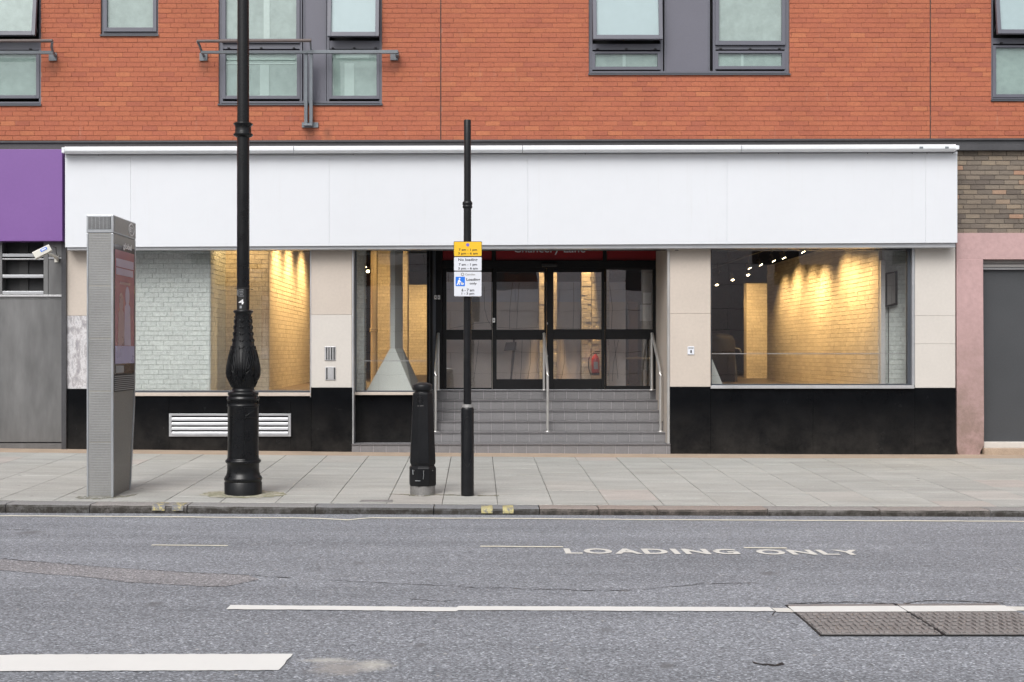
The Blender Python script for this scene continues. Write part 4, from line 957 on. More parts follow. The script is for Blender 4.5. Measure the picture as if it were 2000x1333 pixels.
fb = [(x + (.022 if k in (0, 3) else -.045), y - .004 + (.012 if k in (0, 3) else -.02), z + (.03 if k < 2 else -.03)) for k, (x, y, z) in enumerate(fa)]
b = MB(); b.add(fb, [(0, 1, 2, 3)]); b.build('mirror_glass', 'shutter_box', o)
b = MB(); b.tube([(PX(1735, .74), .735, PZ(600, .74)), (PX(1735, .74), .735, PZ(748, .74))], .006, 6); tag(b.build('cable', 'black'), 'thin black cable hanging from the framed mirror to the floor in the right window', 'cable')

# boards whose two tones stand in for the door glass reflection, and pillars
bo = thing('reflection_board', (0, 2.06, IF), 'wide pale board standing in for the reflection in the entrance doors, blue grey above taupe', 'board')
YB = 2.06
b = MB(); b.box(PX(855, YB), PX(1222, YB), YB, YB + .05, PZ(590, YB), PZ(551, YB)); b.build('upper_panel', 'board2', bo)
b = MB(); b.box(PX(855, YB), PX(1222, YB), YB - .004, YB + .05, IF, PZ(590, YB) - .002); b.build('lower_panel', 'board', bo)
for p0, p1, nm, lb, se in ((1053, 1063.8, 'brick_pillar', 'lit cream brick strip just left of the door meeting stiles', 21), (1080, 1088, 'brick_pillar', 'lit cream brick strip just right of the door meeting stiles', 22), (1135.5, 1155, 'brick_pillar', 'pair-striped lit brick pillar left of the fire extinguisher', 23), (1155.5, 1176, 'brick_pillar', 'dull cream brick pillar behind the fire extinguisher', 24), (1185, 1190, 'brick_pillar', 'thin lit brick strip at the left edge of the right side panel', 25)):
    Yp = 1.80 + (se - 21) * .01
    o = thing(nm, (PX(p0, Yp), Yp, IF), lb, 'pillar'); 
    b = MB(); b.box(PX(p0, Yp), PX(p1, Yp), Yp, Yp + .2, IF, 4.2); b.build('pillar_core', 'tan_mortar', o)
    bricks(o, (PX(p0, Yp), Yp - .001, IF), (1, 0, 0), PX(p1, Yp) - PX(p0, Yp), 4.2 - IF, 'tan_brick', maxparts=140, seed=se, rough=0, gap=.004, proud=.0015)
# cables
o = thing('hanging_cables', (PX(1000, 2.5), 2.5, PZ(645, 2.5)), 'loose thin black cables dangling in front of the pale reflection board behind the doors', 'cables')
for l in ([(1001, 552), (996, 600), (995, 643)], [(1014, 552), (1011, 600), (1009, 643)], [(1120, 552), (1121, 600), (1119, 643)], [(946, 560), (946, 600), (952, 625), (962, 640)], [(1020, 665), (1018, 720), (1016, 745)],
          [(1036, 665), (1036, 710), (1030, 745)], [(1103, 665), (1102, 710), (1096, 742)], [(1191, 560), (1196, 600), (1194, 645)], [(1200, 665), (1203, 700), (1207, 740)], [(880, 642), (930, 632), (960, 630)], [(972, 640), (1010, 642), (1050, 640), (1130, 642), (1170, 641)], [(935, 665), (930, 710), (925, 745)], [(1208, 665), (1198, 710), (1196, 745)]):
    b = MB(); b.tube([(PX(p, 1.95), 1.95, PZ(q, 1.95)) for p, q in l], .0035, 6); b.build('cable', 'black', o)
# fire extinguisher
Yx = 1.66; o = thing('fire_extinguisher', (PX(1161, Yx), Yx, PZ(736, Yx)), 'red fire extinguisher with a black hose behind the right sliding door', 'fire extinguisher')
zb, zt, cx = PZ(733, Yx), PZ(695, Yx), PX(1163, Yx); rr = PX(1171, Yx) - cx
b = MB(); b.lathe([(rr * .9, zb), (rr, zb + .02), (rr, zt - .06), (rr * .75, zt - .02), (rr * .35, zt + .01), (rr * .3, zt + .03)], (cx, Yx), 20); b.build('cylinder', 'sepia', o)
b = MB(); b.lathe([(rr * 1.02, zb - .005), (rr * 1.02, zb + .04)], (cx, Yx), 20); b.build('base_ring', 'dark', o)
b = MB(); b.box(cx - rr * .6, cx + rr, Yx - .015, Yx + .015, zt + .03, zt + .05); b.box(cx - rr * .2, cx + rr * 1.1, Yx - .01, Yx + .01, zt + .06, zt + .075); b.build('handle', 'dark', o)
b = MB(); b.tube([(cx, Yx, zt + .04), (cx - rr, Yx, zt + .03), (cx - rr * 1.6, Yx, zt - .05), (cx - rr * 1.7, Yx, zt - .2), (cx - rr * 1.4, Yx, zb + .05), (cx - rr * 1.1, Yx, zb + .0)], .009, 8); b.build('hose', 'black', o)
b = MB(); b.box(cx - rr * .5, cx + rr * .5, Yx - rr - .002, Yx - rr + .004, zb + .1, zb + .22); b.build('label_sticker', 'shutter_box', o)
# little black stand, a solid put where the door glass mirrors a dark shape
Yx = 1.72; o = thing('reflection_stand', (PX(992, Yx), Yx, IF), 'black tilted panel on a thin stand, in place of a shape mirrored in the left sliding door', 'stand')
b = MB(); b.tube([(PX(1004, Yx), Yx, PZ(664, Yx)), (PX(1002, Yx), Yx, PZ(700, Yx)), (PX(998, Yx), Yx, PZ(742, Yx))], [.018, .024, .015], 8); b.build('pole', 'black', o)
A = [(PX(984, Yx), Yx - .03, PZ(686, Yx)), (PX(1008, Yx), Yx - .03, PZ(684, Yx)), (PX(1009, Yx), Yx - .03, PZ(668, Yx)), (PX(988, Yx), Yx - .03, PZ(669.5, Yx))]
b = MB(); b.hexa(A, [(x, Yx, z) for x, y, z in A]); b.build('panel', 'black', o, .006)
b = MB(); b.box(PX(984, Yx), PX(1012, Yx), Yx - .1, Yx + .1, IF, IF + .015); b.build('foot', 'black', o)
# table at the right of the doors
o = thing('trestle_table', (PX(1235, 5), 5, IF), 'wooden topped trestle table inside at the right of the doors', 'table')
b = MB(); b.box(PX(1205, 5), PX(1300, 5), 5, 5.6, PZ(702, 5), PZ(698.5, 5)); b.build('table_top', 'tan_brick', o)
for px in (1215, 1290):
    b = MB(); b.tube([(PX(px, 5), 5.1, PZ(702, 5)), (PX(px + 14, 5), 5.1, IF)], .015, 6); b.build('leg', 'black', o)
b = MB(); b.box(PX(1228, 6), PX(1246, 6), 6, 6.05, IF, PZ(590, 6)); tag(b.build('plywood_sheet', 'floorwood'), 'brown plywood sheet leaning upright behind the right side panel of the doors', 'board')

# metal hood + flue in narrow window
Yh = .62; o = thing('metal_hood', (PX(765, Yh), Yh, IF - .1), 'pale grey pyramid-shaped metal hood with a square flue inside the narrow window', 'hood')
def P(px, py, Y): return (PX(px, Y), Y, PZ(py, Y))
zb, zt = 764, 681
A0, A1, A2, A3 = P(716, zb, Yh), P(806, zb, Yh), P(771.5, zt, Yh + .25), P(762, zt, Yh + .25)
xr = .10
B1, B2 = (PX(806, Yh) + .12, Yh + .75, A1[2]), (PX(771.5, Yh) + .1, Yh + .42, A2[2]); B0, B3 = (A0[0] + .1, Yh + .75, A0[2]), (A3[0] + .05, Yh + .42, A3[2])
b = MB(); b.add([A0, A1, A2, A3], [(0, 1, 2, 3)]); b.build('front_panel', 'duct', o)
b = MB(); b.add([A1, B1, B2, A2], [(0, 1, 2, 3)]); b.add([B1, B0, B3, B2], [(0, 1, 2, 3)]); b.add([B0, A0, A3, B3], [(0, 1, 2, 3)]); b.build('side_panel', 'duct_shaded', o)
ax0, ax1 = A3[0], A2[0]
b = MB(); b.add([A3, A2, (ax1, A2[1], 4.2), (ax0, A2[1], 4.2)], [(0, 1, 2, 3)]); b.build('flue_front', 'duct', o)
b = MB(); b.add([A2, B2, (B2[0], B2[1], 4.2), (ax1, A2[1], 4.2)], [(0, 1, 2, 3)]); b.build('flue_side', 'duct_shaded', o)
# second hood glimpsed in the right window
o = thing('metal_hood', (PX(1385, .6), .6, IF - .1), 'corner of a pale grey metal hood at the lower left of the right window', 'hood')
b = MB(); b.add([P(1300, 752, .6), P(1411, 750, .6), P(1391, 702, .8), P(1300, 640, .8)], [(0, 1, 2, 3)]); b.add([P(1411, 750, .6), (PX(1411, .6) + .06, 1.0, PZ(750, .6)), P(1391, 702, .8)], [(0, 1, 2)]); b.build('front_panel', 'duct', o)
# round pipe
Yp = 3.4; o = thing('drain_pipe', (PX(730, Yp), Yp, IF), 'cream painted vertical pipe with a collar in the narrow window', 'pipe')
xp = PX(730, Yp); rp = (PX(736.3, Yp) - PX(724, Yp)) / 2
b = MB(); b.tube([(xp, Yp, IF), (xp, Yp, 4.25)], rp, 20); b.build('pipe_shaft', 'pipe', o)
b = MB(); zc = PZ(645, Yp); b.lathe([(rp * 1.1, zc - .04), (rp * 1.35, zc - .03), (rp * 1.35, zc - .01), (rp * 1.15, zc), (rp * 1.35, zc + .01), (rp * 1.35, zc + .03), (rp * 1.1, zc + .04)], (xp, Yp), 20); b.build('collar', 'pipe', o)
# small items
Yx = 9.9; o = thing('storage_case', (PX(1510, Yx), Yx, IF), 'small black case on the floor before the far lit wall', 'case')
b = MB(); b.box(PX(1500.5, Yx), PX(1520, Yx), Yx, Yx + .3, IF, PZ(742, Yx)); b.build('case_body', 'black', o, .01); b = MB(); b.box(PX(1506, Yx), PX(1515, Yx), Yx + .1, Yx + .12, PZ(742, Yx), PZ(741, Yx)); b.build('case_handle', 'black', o)
Yx = 7.2; o = thing('mirrored_car_proxy', (PX(1405, Yx), Yx, IF), 'dark machine with a rounded lid, added in place of a mirrored car, at the left of the right window', 'proxy')  # dark solid stands in for a car's reflection in the glass
b = MB(); b.lathe([(0.01, 0), (.3, 0), (.3, .9), (.26, 1.0), (.16, 1.06), (.01, 1.08)], (0, 0), 24); b.v = [(x * 1.2 + PX(1402, Yx), y + Yx, z * .94 + IF) for x, y, z in b.v]; b.build('body', 'dark', o)
b = MB(); b.box(PX(1421, Yx), PX(1430, Yx), Yx - .05, Yx + .1, IF, PZ(655, Yx)); b.build('upright', 'black', o, .01)
b = MB(); b.tube([P(1430, 680, Yx), P(1444, 682, Yx), P(1448, 690, Yx)], .02, 6); b.tube([P(1431, 692, Yx), P(1430, 748, Yx)], .02, 6); b.tube([P(1434, 692, Yx), P(1439, 748, Yx)], .02, 6); b.build('handle', 'rail', o)

# spotlights on tracks, with added unseen fill and pillar spots
def spot(x, y, z, tx, ty, tz, energy, size, label, blend=1.0, col=(1, .64, .27), soft=.05):
    t = thing('spotlight', (x, y, z), label, 'spotlight', 'warm track spotlights inside the shop')
    d = (Vector((tx, ty, tz)) - Vector((x, y, z))).normalized(); c = Vector((x, y, z))
    b = MB(); b.tube([c - d * .07, c + d * .06], .042, 14); b.build('head', 'black', t)
    b = MB(); b.tube([c + d * .0605, c + d * .064], .037, 14); b.build('lens', 'lamp', t)
    b = MB(); b.tube([c - d * .03, (x, y, z + .2)], .009, 6); b.build('stem', 'black', t)
    l = bpy.data.lights.new('lamp', 'SPOT'); l.energy = energy; l.spot_size = R(size); l.spot_blend = blend; l.color = col; l.shadow_soft_size = soft
    lo = bpy.data.objects.new('lamp_light', l); COL.objects.link(lo); lo.parent = t; lo.location = d * .085
    lo.rotation_euler = (-d).to_track_quat('Z', 'Y').to_euler()
tr = thing('lighting_track', (5.6, 4, 3.55), 'black lighting track running back along the lit brick wall in the right window', 'track')
b = MB(); b.box(5.58, 5.62, .9, 13, 3.53, 3.57); b.build('track_bar', 'black', tr)
b = MB()
for y in (1.2, 5, 9, 12.6): b.tube([(5.6, y, 3.57), (5.6, y, IC)], .008, 6)
b.build('hanger', 'black', tr)
names = ['nearest', 'second', 'third', 'fourth', 'fifth', 'sixth', 'farthest']
for k, (px, en) in enumerate(((1703, 60), (1675, 75), (1653, 75), (1611, 130), (1588, 75), (1559, 85), (1535, 75))):
    y = XW * FPX / (px - CX) - D0
    spot(5.6, y + .1, 3.33, XW, y - .1, 1.7 + .25 * (k % 3), en * 1.6, 120, names[k] + ' spotlight of the row washing the right window wall')
for k, (px, py) in enumerate(((1460, 533), (1430, 543), (1399, 553))):
    d = 1.76 * FPX / (CY - py); spot(PX(px, d - D0), d - D0, 3.33, PX(px, d - D0) + .3, d - D0 - 1.2, IF, 60, 50, ['nearest', 'middle', 'farthest'][k] + ' of the three small spotlights hanging deep in the right window')
spot(5.3, 8.6, 3.33, 5.9, 10.6, 2.0, 420, 90, 'spotlight aimed at the far yellow wall in the right window', .9)
XL = PX(525, 1.5)
for k, (y, en) in enumerate(((2.2, 210), (3.6, 230), (5.3, 200))):
    spot(XL + .75, y, 3.7, XL, y + .1, 2.0, en * 1.25, 125, ['nearest', 'middle', 'farthest'][k] + ' spotlight washing the cream wall in the left window')
spot(-3.75, .75, 3.95, -3.95, 1.5, 1.6, 75, 120, 'unseen fill spotlight added to brighten the set-back cream wall in the left window', 1)  # fill lamp added out of view to brighten the set-back wall
for k, (px, py) in enumerate(((712, 519), (718, 527))):
    d = 1.9 * FPX / (CY - py); spot(PX(px, d - D0), d - D0, 3.47, PX(px, d - D0) + .5, d - D0 - 2, 1.5, 60, 60, ('upper', 'lower')[k] + ' of the two glaring spotlights in the narrow window')
spot(-.9, 5.9, 3.5, -1.6, 9, 2.2, 420, 70, 'spotlight facing the cream pillar behind the hood', .9)
spot(-.9, 12.2, 3.4, -1.3, 15, 1.9, 380, 80, 'spotlight facing the far wall behind the hood', .9)
spot(-1.0, 2.2, 3.9, -1.65, 3.4, 2.4, 90, 70, 'spotlight shining on the cream pipe', .8)
for k, px in enumerate((1058, 1084, 1146)):
    x = PX(px, 1.75); spot(x, 1.68, 4.15, x, 1.86, 1.3, 1300, 13, ('left', 'middle', 'right')[k] + ' of the three unseen narrow spots added to streak light down the door pillars', .5)  # lamps added out of view above the doors to streak the pillars

# ------------------------------------------------------------------ neighbour on the left
nl = thing('neighbour_shopfront', (PX(60), 0, 0), 'stainless steel clad unit on the left under a purple fascia', 'shopfront')
b = MB(); b.pslab(-420, 121.5, 291, 292, 472, 471, -.2, .02); b.build('purple_fascia', 'purple', nl, .004)
b = MB(); b.box(-30, PX(130), .3, .36, -.2, 4.8); b.build('backing_wall', 'dark', nl)
b = MB(); b.box(PX(122), PX(130.5), -.05, .3, -.1, PZ(300)); b.build('end_post', 'beam', nl)
b = MB(); b.box(PX(125), PX(131), -.04, .3, -.1, PZ(485)); b.build('steel_corner', 'steel_door', nl, .003)
for q_ in ((-4, 4), (85, 94)): b = MB(); b.pbox(*q_, 472, 578, -.01, .2); b.build('mullion', 'steel_door', nl, .003)
b = MB(); b.pbox(94.5, 124, 472, 503, .0, .2); b.pbox(94.5, 124, 506, 576, .0, .2); b.build('side_panel', 'steel_door', nl, .002)
b = MB(); b.pbox(94.5, 124, 503.3, 505.7, -.02, .2); b.build('panel_rib', 'aluminium', nl)
b = MB(); b.pbox(-420, -4, 472, 578, .0, .2); b.build('side_panel', 'steel_door', nl)
for q, h in ((496, 6), (537, 6), (569, 6)):
    b = MB(); b.pslab(4, 85, q, q, q + h, q + h, .0, .12); b.build('louvre_bar', 'aluminium', nl, .004)
b = MB(); b.pbox(4, 85, 505, 507.5, .0, .1); b.build('louvre_bar', 'sill_metal', nl, .002)
b = MB(); b.pbox(4, 85, 472, 578, .16, .2); b.build('louvre_void', 'dark', nl)
for p0, p1 in ((38, 55),): b = MB(); b.pbox(p0, p1, 472, 578, .14, .158); b.build('inner_post', 'black', nl)
b = MB(); b.pbox(-420, 124, 576.3, 580, -.02, .2); b.build('transom', 'sill_metal', nl, .003)
b = MB(); b.pbox(-420, 124, 580.3, 584, .005, .2); b.build('transom', 'steel_door', nl)
for p0, p1 in ((-200, -3), (-2, 104 + 19)):
    b = MB(); b.pbox(p0, p1, 584.5, 864, .012, .2); b.build('steel_door', 'steel_door', nl, .004)
b = MB(); b.box(PX(-420), PX(124), -.01, .25, -.1, PZ(866)); b.build('kick_base', 'steel_door', nl)
b = MB(); b.pbox(104, 122, 583, 866, -.004, .01) if False else b.box(PX(123), PX(125), -.02, .1, 0, PZ(584)); b.build('door_frame', 'steel_door', nl)

cc = thing('cctv_camera', (PX(110, -.3), 0, PZ(508)), 'cream CCTV camera with a blue sticker under the purple fascia', 'security camera')
Yc = -.42
def Pc(px, py, Y): return Vector((PX(px, Y), Y, PZ(py, Y)))
h0, h1 = Pc(99, 484, Yc), Pc(66.5, 500.5, Yc - .06); ax = (h1 - h0).normalized(); up_ = Vector((-ax.z, 0, ax.x)); up_ = up_ if up_.z > 0 else -up_; sdv = ax.cross(up_)
b = MB(); vs = []
for p, w_, hh in ((h0, .045, .055), (h1, .05, .06)):
    for s1, s2 in ((-1, -1), (1, -1), (1, .7), (.6, 1), (-.6, 1), (-1, .7)): vs.append(p + sdv * w_ * s1 + up_ * hh * s2)
b.add(vs, [(i, (i + 1) % 6, 6 + (i + 1) % 6, 6 + i) for i in range(6)] + [tuple(reversed(range(6))), tuple(range(6, 12))]); b.build('housing', 'cctv', cc, .008)
b = MB(); b.tube([h1 + ax * .001, h1 + ax * .004], .032, 14); b.build('lens', 'dark', cc)
sg = -1 if sdv.y > 0 else 1
q0 = h0 + ax * .10 + sdv * sg * .0515 + up_ * .012
b = MB(); b.add([q0 - ax * .05 - up_ * .02, q0 + ax * .05 - up_ * .02, q0 + ax * .05 + up_ * .022, q0 - ax * .05 + up_ * .022], [(0, 1, 2, 3)]); b.build('sticker', 'blue', cc)
q1 = q0 + sdv * sg * .001
b = MB(); b.add([q1 - ax * .035 - up_ * .01, q1 + ax * .035 - up_ * .01, q1 + ax * .035 + up_ * .012, q1 - ax * .035 + up_ * .012], [(0, 1, 2, 3)]); b.build('sticker_print', 'signwhite', cc)
b = MB(); b.tube([Pc(93, 493, Yc), Pc(97, 496, Yc), Pc(104, 499, -.3), Pc(111, 505, -.12), Pc(112, 506, -.02)], [.015, .022, .022, .025, .028], 10); b.build('bracket', 'cctv', cc)
b = MB(); b.box(PX(107), PX(115), -.02, -.001, PZ(513), PZ(500)); b.build('wall_plate', 'cctv', cc, .004)
b = MB(); b.tube([Pc(103, 482, Yc), Pc(109, 484, -.3), Pc(110, 495, -.1), Pc(112, 500, -.03)], .006, 6); b.build('cable', 'black', cc)

# ------------------------------------------------------------------ neighbour on the right
nr = thing('neighbour_house_front', (PX(1935), 0, 0), 'sooty brown brick over peeling pink rendered wall on the right', 'building')
b = MB(); b.box(PX(1867), 30, .04, .36, PZ(456), 4.72); b.build('brick_backing', 'brown_mortar', nr)
bricks(nr, (PX(1868.5), .035, PZ(456)), (1, 0, 0), 3.2, PZ(293) - PZ(456), 'brown_brick', course=.0745, L=.222, gap=.010, proud=.006, maxparts=300, seed=12, rough=.004, focus=(.4, .6))
b = MB()
def poly_extrude(pts, Y0, Y1):
    n = len(pts); b = MB(); b.add([(x, Y0, z) for x, z in pts] + [(x, Y1, z) for x, z in pts], [tuple(range(n))] + [((i + 1) % n, i, n + i, n + (i + 1) % n) for i in range(n)]); return b
x0, x1, x2 = PX(1868), PX(1920), PX(2190); zt = PZ(455.5); zo = PZ(507)
poly_extrude([(x0, zo), (x2 + .6, zo), (x2 + .6, zt), (x0, zt)], -.005, .3).build('render_lintel', 'pink', nr, .004)
poly_extrude([(x0 + .05, -.1), (x1 - .06, -.1), (x1 - .04, .03), (x1 + .012, .12), (x1 + .014, .5), (x1 + .01, 1.3), (x1 + .004, 2.1), (x1, zo), (x0, zo), (x0 + .005, 1.0), (x0 + .005, .14), (x0 + .015, .05)], -.012, .3).build('render_pier', 'pink', nr, .01)
poly_extrude([(x2, -.1), (x2 + .6, -.1), (x2 + .6, zo), (x2, zo)], -.008, .3).build('render_pier', 'pink', nr, .01)
b = MB(); b.box(x2 + .6, 30, -.004, .3, -.2, zt); b.build('far_render', 'pink', nr)
b = MB(); b.box(x1, x2, .12, .3, PZ(516, .12), zo); b.build('shutter_box', 'shutter_box', nr, .01); b = MB(); b.box(x1, x2, .10, .3, PZ(522, .1), PZ(516.5, .1)); b.build('shutter_rail', 'shutter_box', nr, .005)
b = MB(); b.box(x1, x2, .14, .3, PZ(527, .14), PZ(522.3, .14)); b.build('shutter_rail', 'sill_metal', nr, .005)
b = MB(); b.box(x1, x2, .2, .26, PZ(864, .2), PZ(527.5, .2)); b.build('shutter_door', 'shutter', nr)
b = MB(); b.box(x1 + .03, x2, .05, .3, -.1, PZ(864, .05)); b.build('door_step', 'stone2', nr, .01)
b = MB(); b.box(x1 + .0, x2, -.06, .05, -.1, PZ(876, -.06)); b.build('door_step', 'tanstrip', nr, .012)

# ------------------------------------------------------------------ street furniture
def PXd(p, d): return (p - CX) / FPX * d
def PZd(q, d): return EYE - (q - CY) / FPX * d

# lamp post
base = pave_pt(475, 966); d = base.y + D0; px2m = d / FPX
lp = thing('lamp_post', base, 'ornate black cast iron lamp post with leaf-moulded bulb on the left pavement', 'lamp post')
def prof(l): return [(r * px2m, PZd(q, d)) for r, q in l]
C_ = (base.x, base.y)
b = MB(); b.lathe([(.214, base.z - .05), (.214, PZd(942, d)), (.205, PZd(940, d))], C_, 40); b.build('footing', 'greyband' if False else 'bollard', lp)
b = MB(); b.lathe(prof([(34, 941), (36.5, 938), (37, 934.5), (35.5, 931), (33, 928), (31.5, 922), (31, 916), (31, 905), (33.5, 903.5), (34.5, 901), (34, 898.5), (32, 897), (31, 895)]), C_, 40); b.build('base_moulding', 'iron', lp)
b = MB(); b.lathe(prof([(30.3, 895), (30, 880), (30, 795), (31, 793.5), (31, 791.5), (30.3, 790.5), (30.3, 781.5), (31.5, 780.5), (31.5, 778), (30.5, 777), (30.5, 775), (29, 774)]), C_, 40); b.build('pedestal', 'iron', lp)
b = MB(); b.lathe(prof([(27, 774.5), (29.3, 772.5), (30, 769.5), (29.5, 767), (27, 765), (23.5, 764), (22, 762), (21, 759), (22.5, 756), (25, 751), (28, 744), (30.3, 737), (31.7, 729), (31.5, 722), (30.5, 714), (28.5, 703), (26, 692), (23.5, 682), (21.2, 671), (19.3, 660), (18, 648), (17, 637), (16.2, 625), (15.6, 616), (15.8, 613.5), (18, 611.5), (19.2, 609.5), (19.2, 608), (17.5, 606.5), (13, 606)]), C_, 48); b.build('leaf_bulb', 'iron', lp)
b = MB(); b.lathe(prof([(12.3, 606), (12.2, 450), (12.0, 267)]), C_, 32); b.build('shaft', 'iron', lp)
b = MB(); b.lathe(prof([(13, 269), (17, 266.5), (19.2, 264.5), (19, 262.5), (16.5, 261), (15.6, 258), (15.4, 252), (15.6, 248), (16.5, 245.5), (18.8, 244), (18.8, 242), (16.5, 240.5), (12, 239.5)]), C_, 32); b.build('collar', 'iron', lp)
b = MB(); b.lathe(prof([(11.7, 240), (11.2, 0), (10.5, -500)]), C_, 32); b.build('upper_shaft', 'iron', lp)
zt_ = PZd(-500, d); 
b = MB(); b.tube([(C_[0], C_[1], zt_), (C_[0], C_[1] - .2, zt_ + .5), (C_[0], C_[1] - .9, zt_ + .8), (C_[0], C_[1] - 1.4, zt_ + .7)], .035, 10); b.build('lamp_arm', 'iron', lp)
b = MB(); b.lathe([(.05, .3), (.22, .1), (.24, 0), (.2, -.03)][::-1], (C_[0], C_[1] - 1.45), 24); b.v = [(x, y, z + zt_ + .5) for x, y, z in b.v]; b.build('lantern', 'iron', lp)
bp = [(q, r * px2m) for r, q in ((21, 759), (25, 751), (28, 744), (30.3, 737), (31.7, 729), (31.5, 722), (30.5, 714), (28.5, 703), (26, 692), (23.5, 682), (21.2, 671), (19.3, 660), (18, 648), (17, 637), (16.2, 625), (15.6, 616))]
def Rb(q):
    for (q0, r0), (q1, r1) in zip(bp, bp[1:]):
        if q1 <= q <= q0: return r0 + (r1 - r0) * (q0 - q) / (q0 - q1)
    return bp[0][1] if q > bp[0][0] else bp[-1][1]
def onb(th, q, o_=.0): r = Rb(q) + o_; return (C_[0] + r * math.cos(th), C_[1] + r * math.sin(th), PZd(q, d))
b = MB()
for k in range(6):
    th = -math.pi / 2 + k * math.pi / 3
    strokes = []
    for s_ in (-1, 1):
        for j, (a0, q0, a1, q1, cur) in enumerate(((.04, 750, .10, 676, .10), (.10, 748, .28, 684, .12), (.17, 745, .42, 697, .13), (.24, 741, .50, 713, .10), (.02, 735, .05, 700, .03), (.30, 735, .47, 724, .05))):
            pts = [onb(th + s_ * (a0 + (a1 - a0) * t + cur * math.sin(t * math.pi) * .4 + (.08 * max(0, t - .75) * 4)), q0 + (q1 - q0) * t, .002 + .007 * t) for t in [i / 7 for i in range(8)]]
            strokes.append((pts, [.0045 + .0045 * math.sin(math.pi * min(1, i / 7 + .12)) for i in range(8)]))
        for q0 in (682, 668, 655, 642, 630):
            pts = [onb(th + s_ * (.05 + .26 * t), q0 - 9 * t + 3 * t * t, .002 + .004 * math.sin(t * 3)) for t in (0, .35, .7, 1)]
            strokes.append((pts, [.006, .009, .007, .003]))
    for pts, rs in strokes: b.tube(pts, rs, 5)
for k in range(36):       # ribs at the foot of the bulb
    th = 2 * math.pi * k / 36; b.tube([onb(th, 757, .001), onb(th, 748, .002), onb(th, 738, .001), onb(th, 731, -.001)], [.003, .004, .004, .001], 5)
for k in range(6):
    th = -math.pi / 2 + (k + .5) * math.pi / 3
    for q in (700, 690, 680, 668, 656, 644, 632, 622): b.tube([onb(th - .05, q, .002), onb(th, q - 3, .007), onb(th + .05, q, .002)], [.004, .006, .004], 5)
b.build('acanthus_relief', 'iron', lp, kind='stuff')
b = MB(); rk = 30.5 * px2m       # greek key band
for k in range(26):
    t0 = 2 * math.pi * k / 26
    def kp(dt, q): t = t0 + dt; return (C_[0] + rk * math.cos(t), C_[1] + rk * math.sin(t), PZd(q, d))
    b.tube([kp(0, 789), kp(0, 783), kp(.17, 783), kp(.17, 787), kp(.09, 787), kp(.09, 785.3)], .0032, 4)
b.build('key_pattern_band', 'iron', lp, kind='stuff')
b = MB(); Yd = C_[1]; 
for z0, z1, r1 in ((900, 794, .185),):
    pts = []
    for k in range(9):
        th = -math.pi / 2 + .28 + k * .11; pts.append((C_[0] + .196 * math.cos(th), C_[1] + .196 * math.sin(th)))
    n = len(pts); vs = [(x, y, PZd(z0, d)) for x, y in pts] + [(x, y, PZd(z1, d)) for x, y in pts]
    inn = [(C_[0] + (x - C_[0]) * .9, C_[1] + (y - C_[1]) * .9) for x, y in pts]
    vs += [(x, y, PZd(z0, d)) for x, y in inn] + [(x, y, PZd(z1, d)) for x, y in inn]
    fs = [(i, i + 1, n + i + 1, n + i) for i in range(n - 1)] + [(n + i, n + i + 1, 3 * n + i + 1, 3 * n + i) for i in range(n - 1)] + [(i + 1, i, 2 * n + i, 2 * n + i + 1) for i in range(n - 1)] + [(0, n, 3 * n, 2 * n), (n - 1, 3 * n - 1, 4 * n - 1, 2 * n - 1)]
    b.add(vs, fs, 0, False)
do = b.build('access_door', 'iron', lp, .003)
b = MB()
for q in (795, 815, 903):
    b.tube([(C_[0] + .198 * math.cos(-math.pi / 2 + .25 + k * .12), C_[1] + .198 * math.sin(-math.pi / 2 + .25 + k * .12), PZd(q, d)) for k in range(9)], .007, 6)
b.tube([(C_[0] + .2 * math.cos(t), C_[1] + .2 * math.sin(t), PZd(q, d)) for t, q in ((-1.25, 812), (-1.0, 806), (-.7, 801))], .008, 6)
b.build('door_moulding', 'iron', do)
# number sticker
rs = 12.35 * px2m
b = MB(); n = 10; vs = []
for q in (606, 563): vs += [(C_[0] + (rs + .0012) * math.cos(-math.pi / 2 - .75 + k * .16), C_[1] + (rs + .0012) * math.sin(-math.pi / 2 - .75 + k * .16), PZd(q, d)) for k in range(n)]
b.add(vs, [(i, i + 1, n + i + 1, n + i) for i in range(n - 1)]); b.build('sticker_sheet', 'black', lp)
yb_ = C_[1] - rs - .003
text('4', (PXd(473.5, d), yb_, PZd(590.5, d)), .062, .055, 'paintwhite', lp, 'sticker_number', bold=.02)
b = MB()
for q, w_ in ((567, 10), (570, 8), (573, 9), (576, 6), (579, 11)): b.box(PXd(473.5 - w_ / 2, d), PXd(473.5 + w_ / 2, d), yb_, yb_ + .001, PZd(q + .55, d), PZd(q - .1, d))
b.box(PXd(466.5, d), PXd(467.5, d), yb_, yb_ + .001, PZd(578, d), PZd(567, d)); b.box(PXd(470.5, d), PXd(474.5, d), yb_, yb_ + .001, PZd(603, d), PZd(598, d)); b.build('sticker_print', 'kiosk_edge', lp)
b = MB(); b.tube([(C_[0] - .095, C_[1] - .02, PZd(563.5, d)), (C_[0] - .02, C_[1] - .08, PZd(564.5, d)), (C_[0] + .05, C_[1] - .075, PZd(564, d)), (C_[0] + .12, C_[1] - .03, PZd(566.5, d))], .004, 5); b.build('cable_tie', 'black', lp)
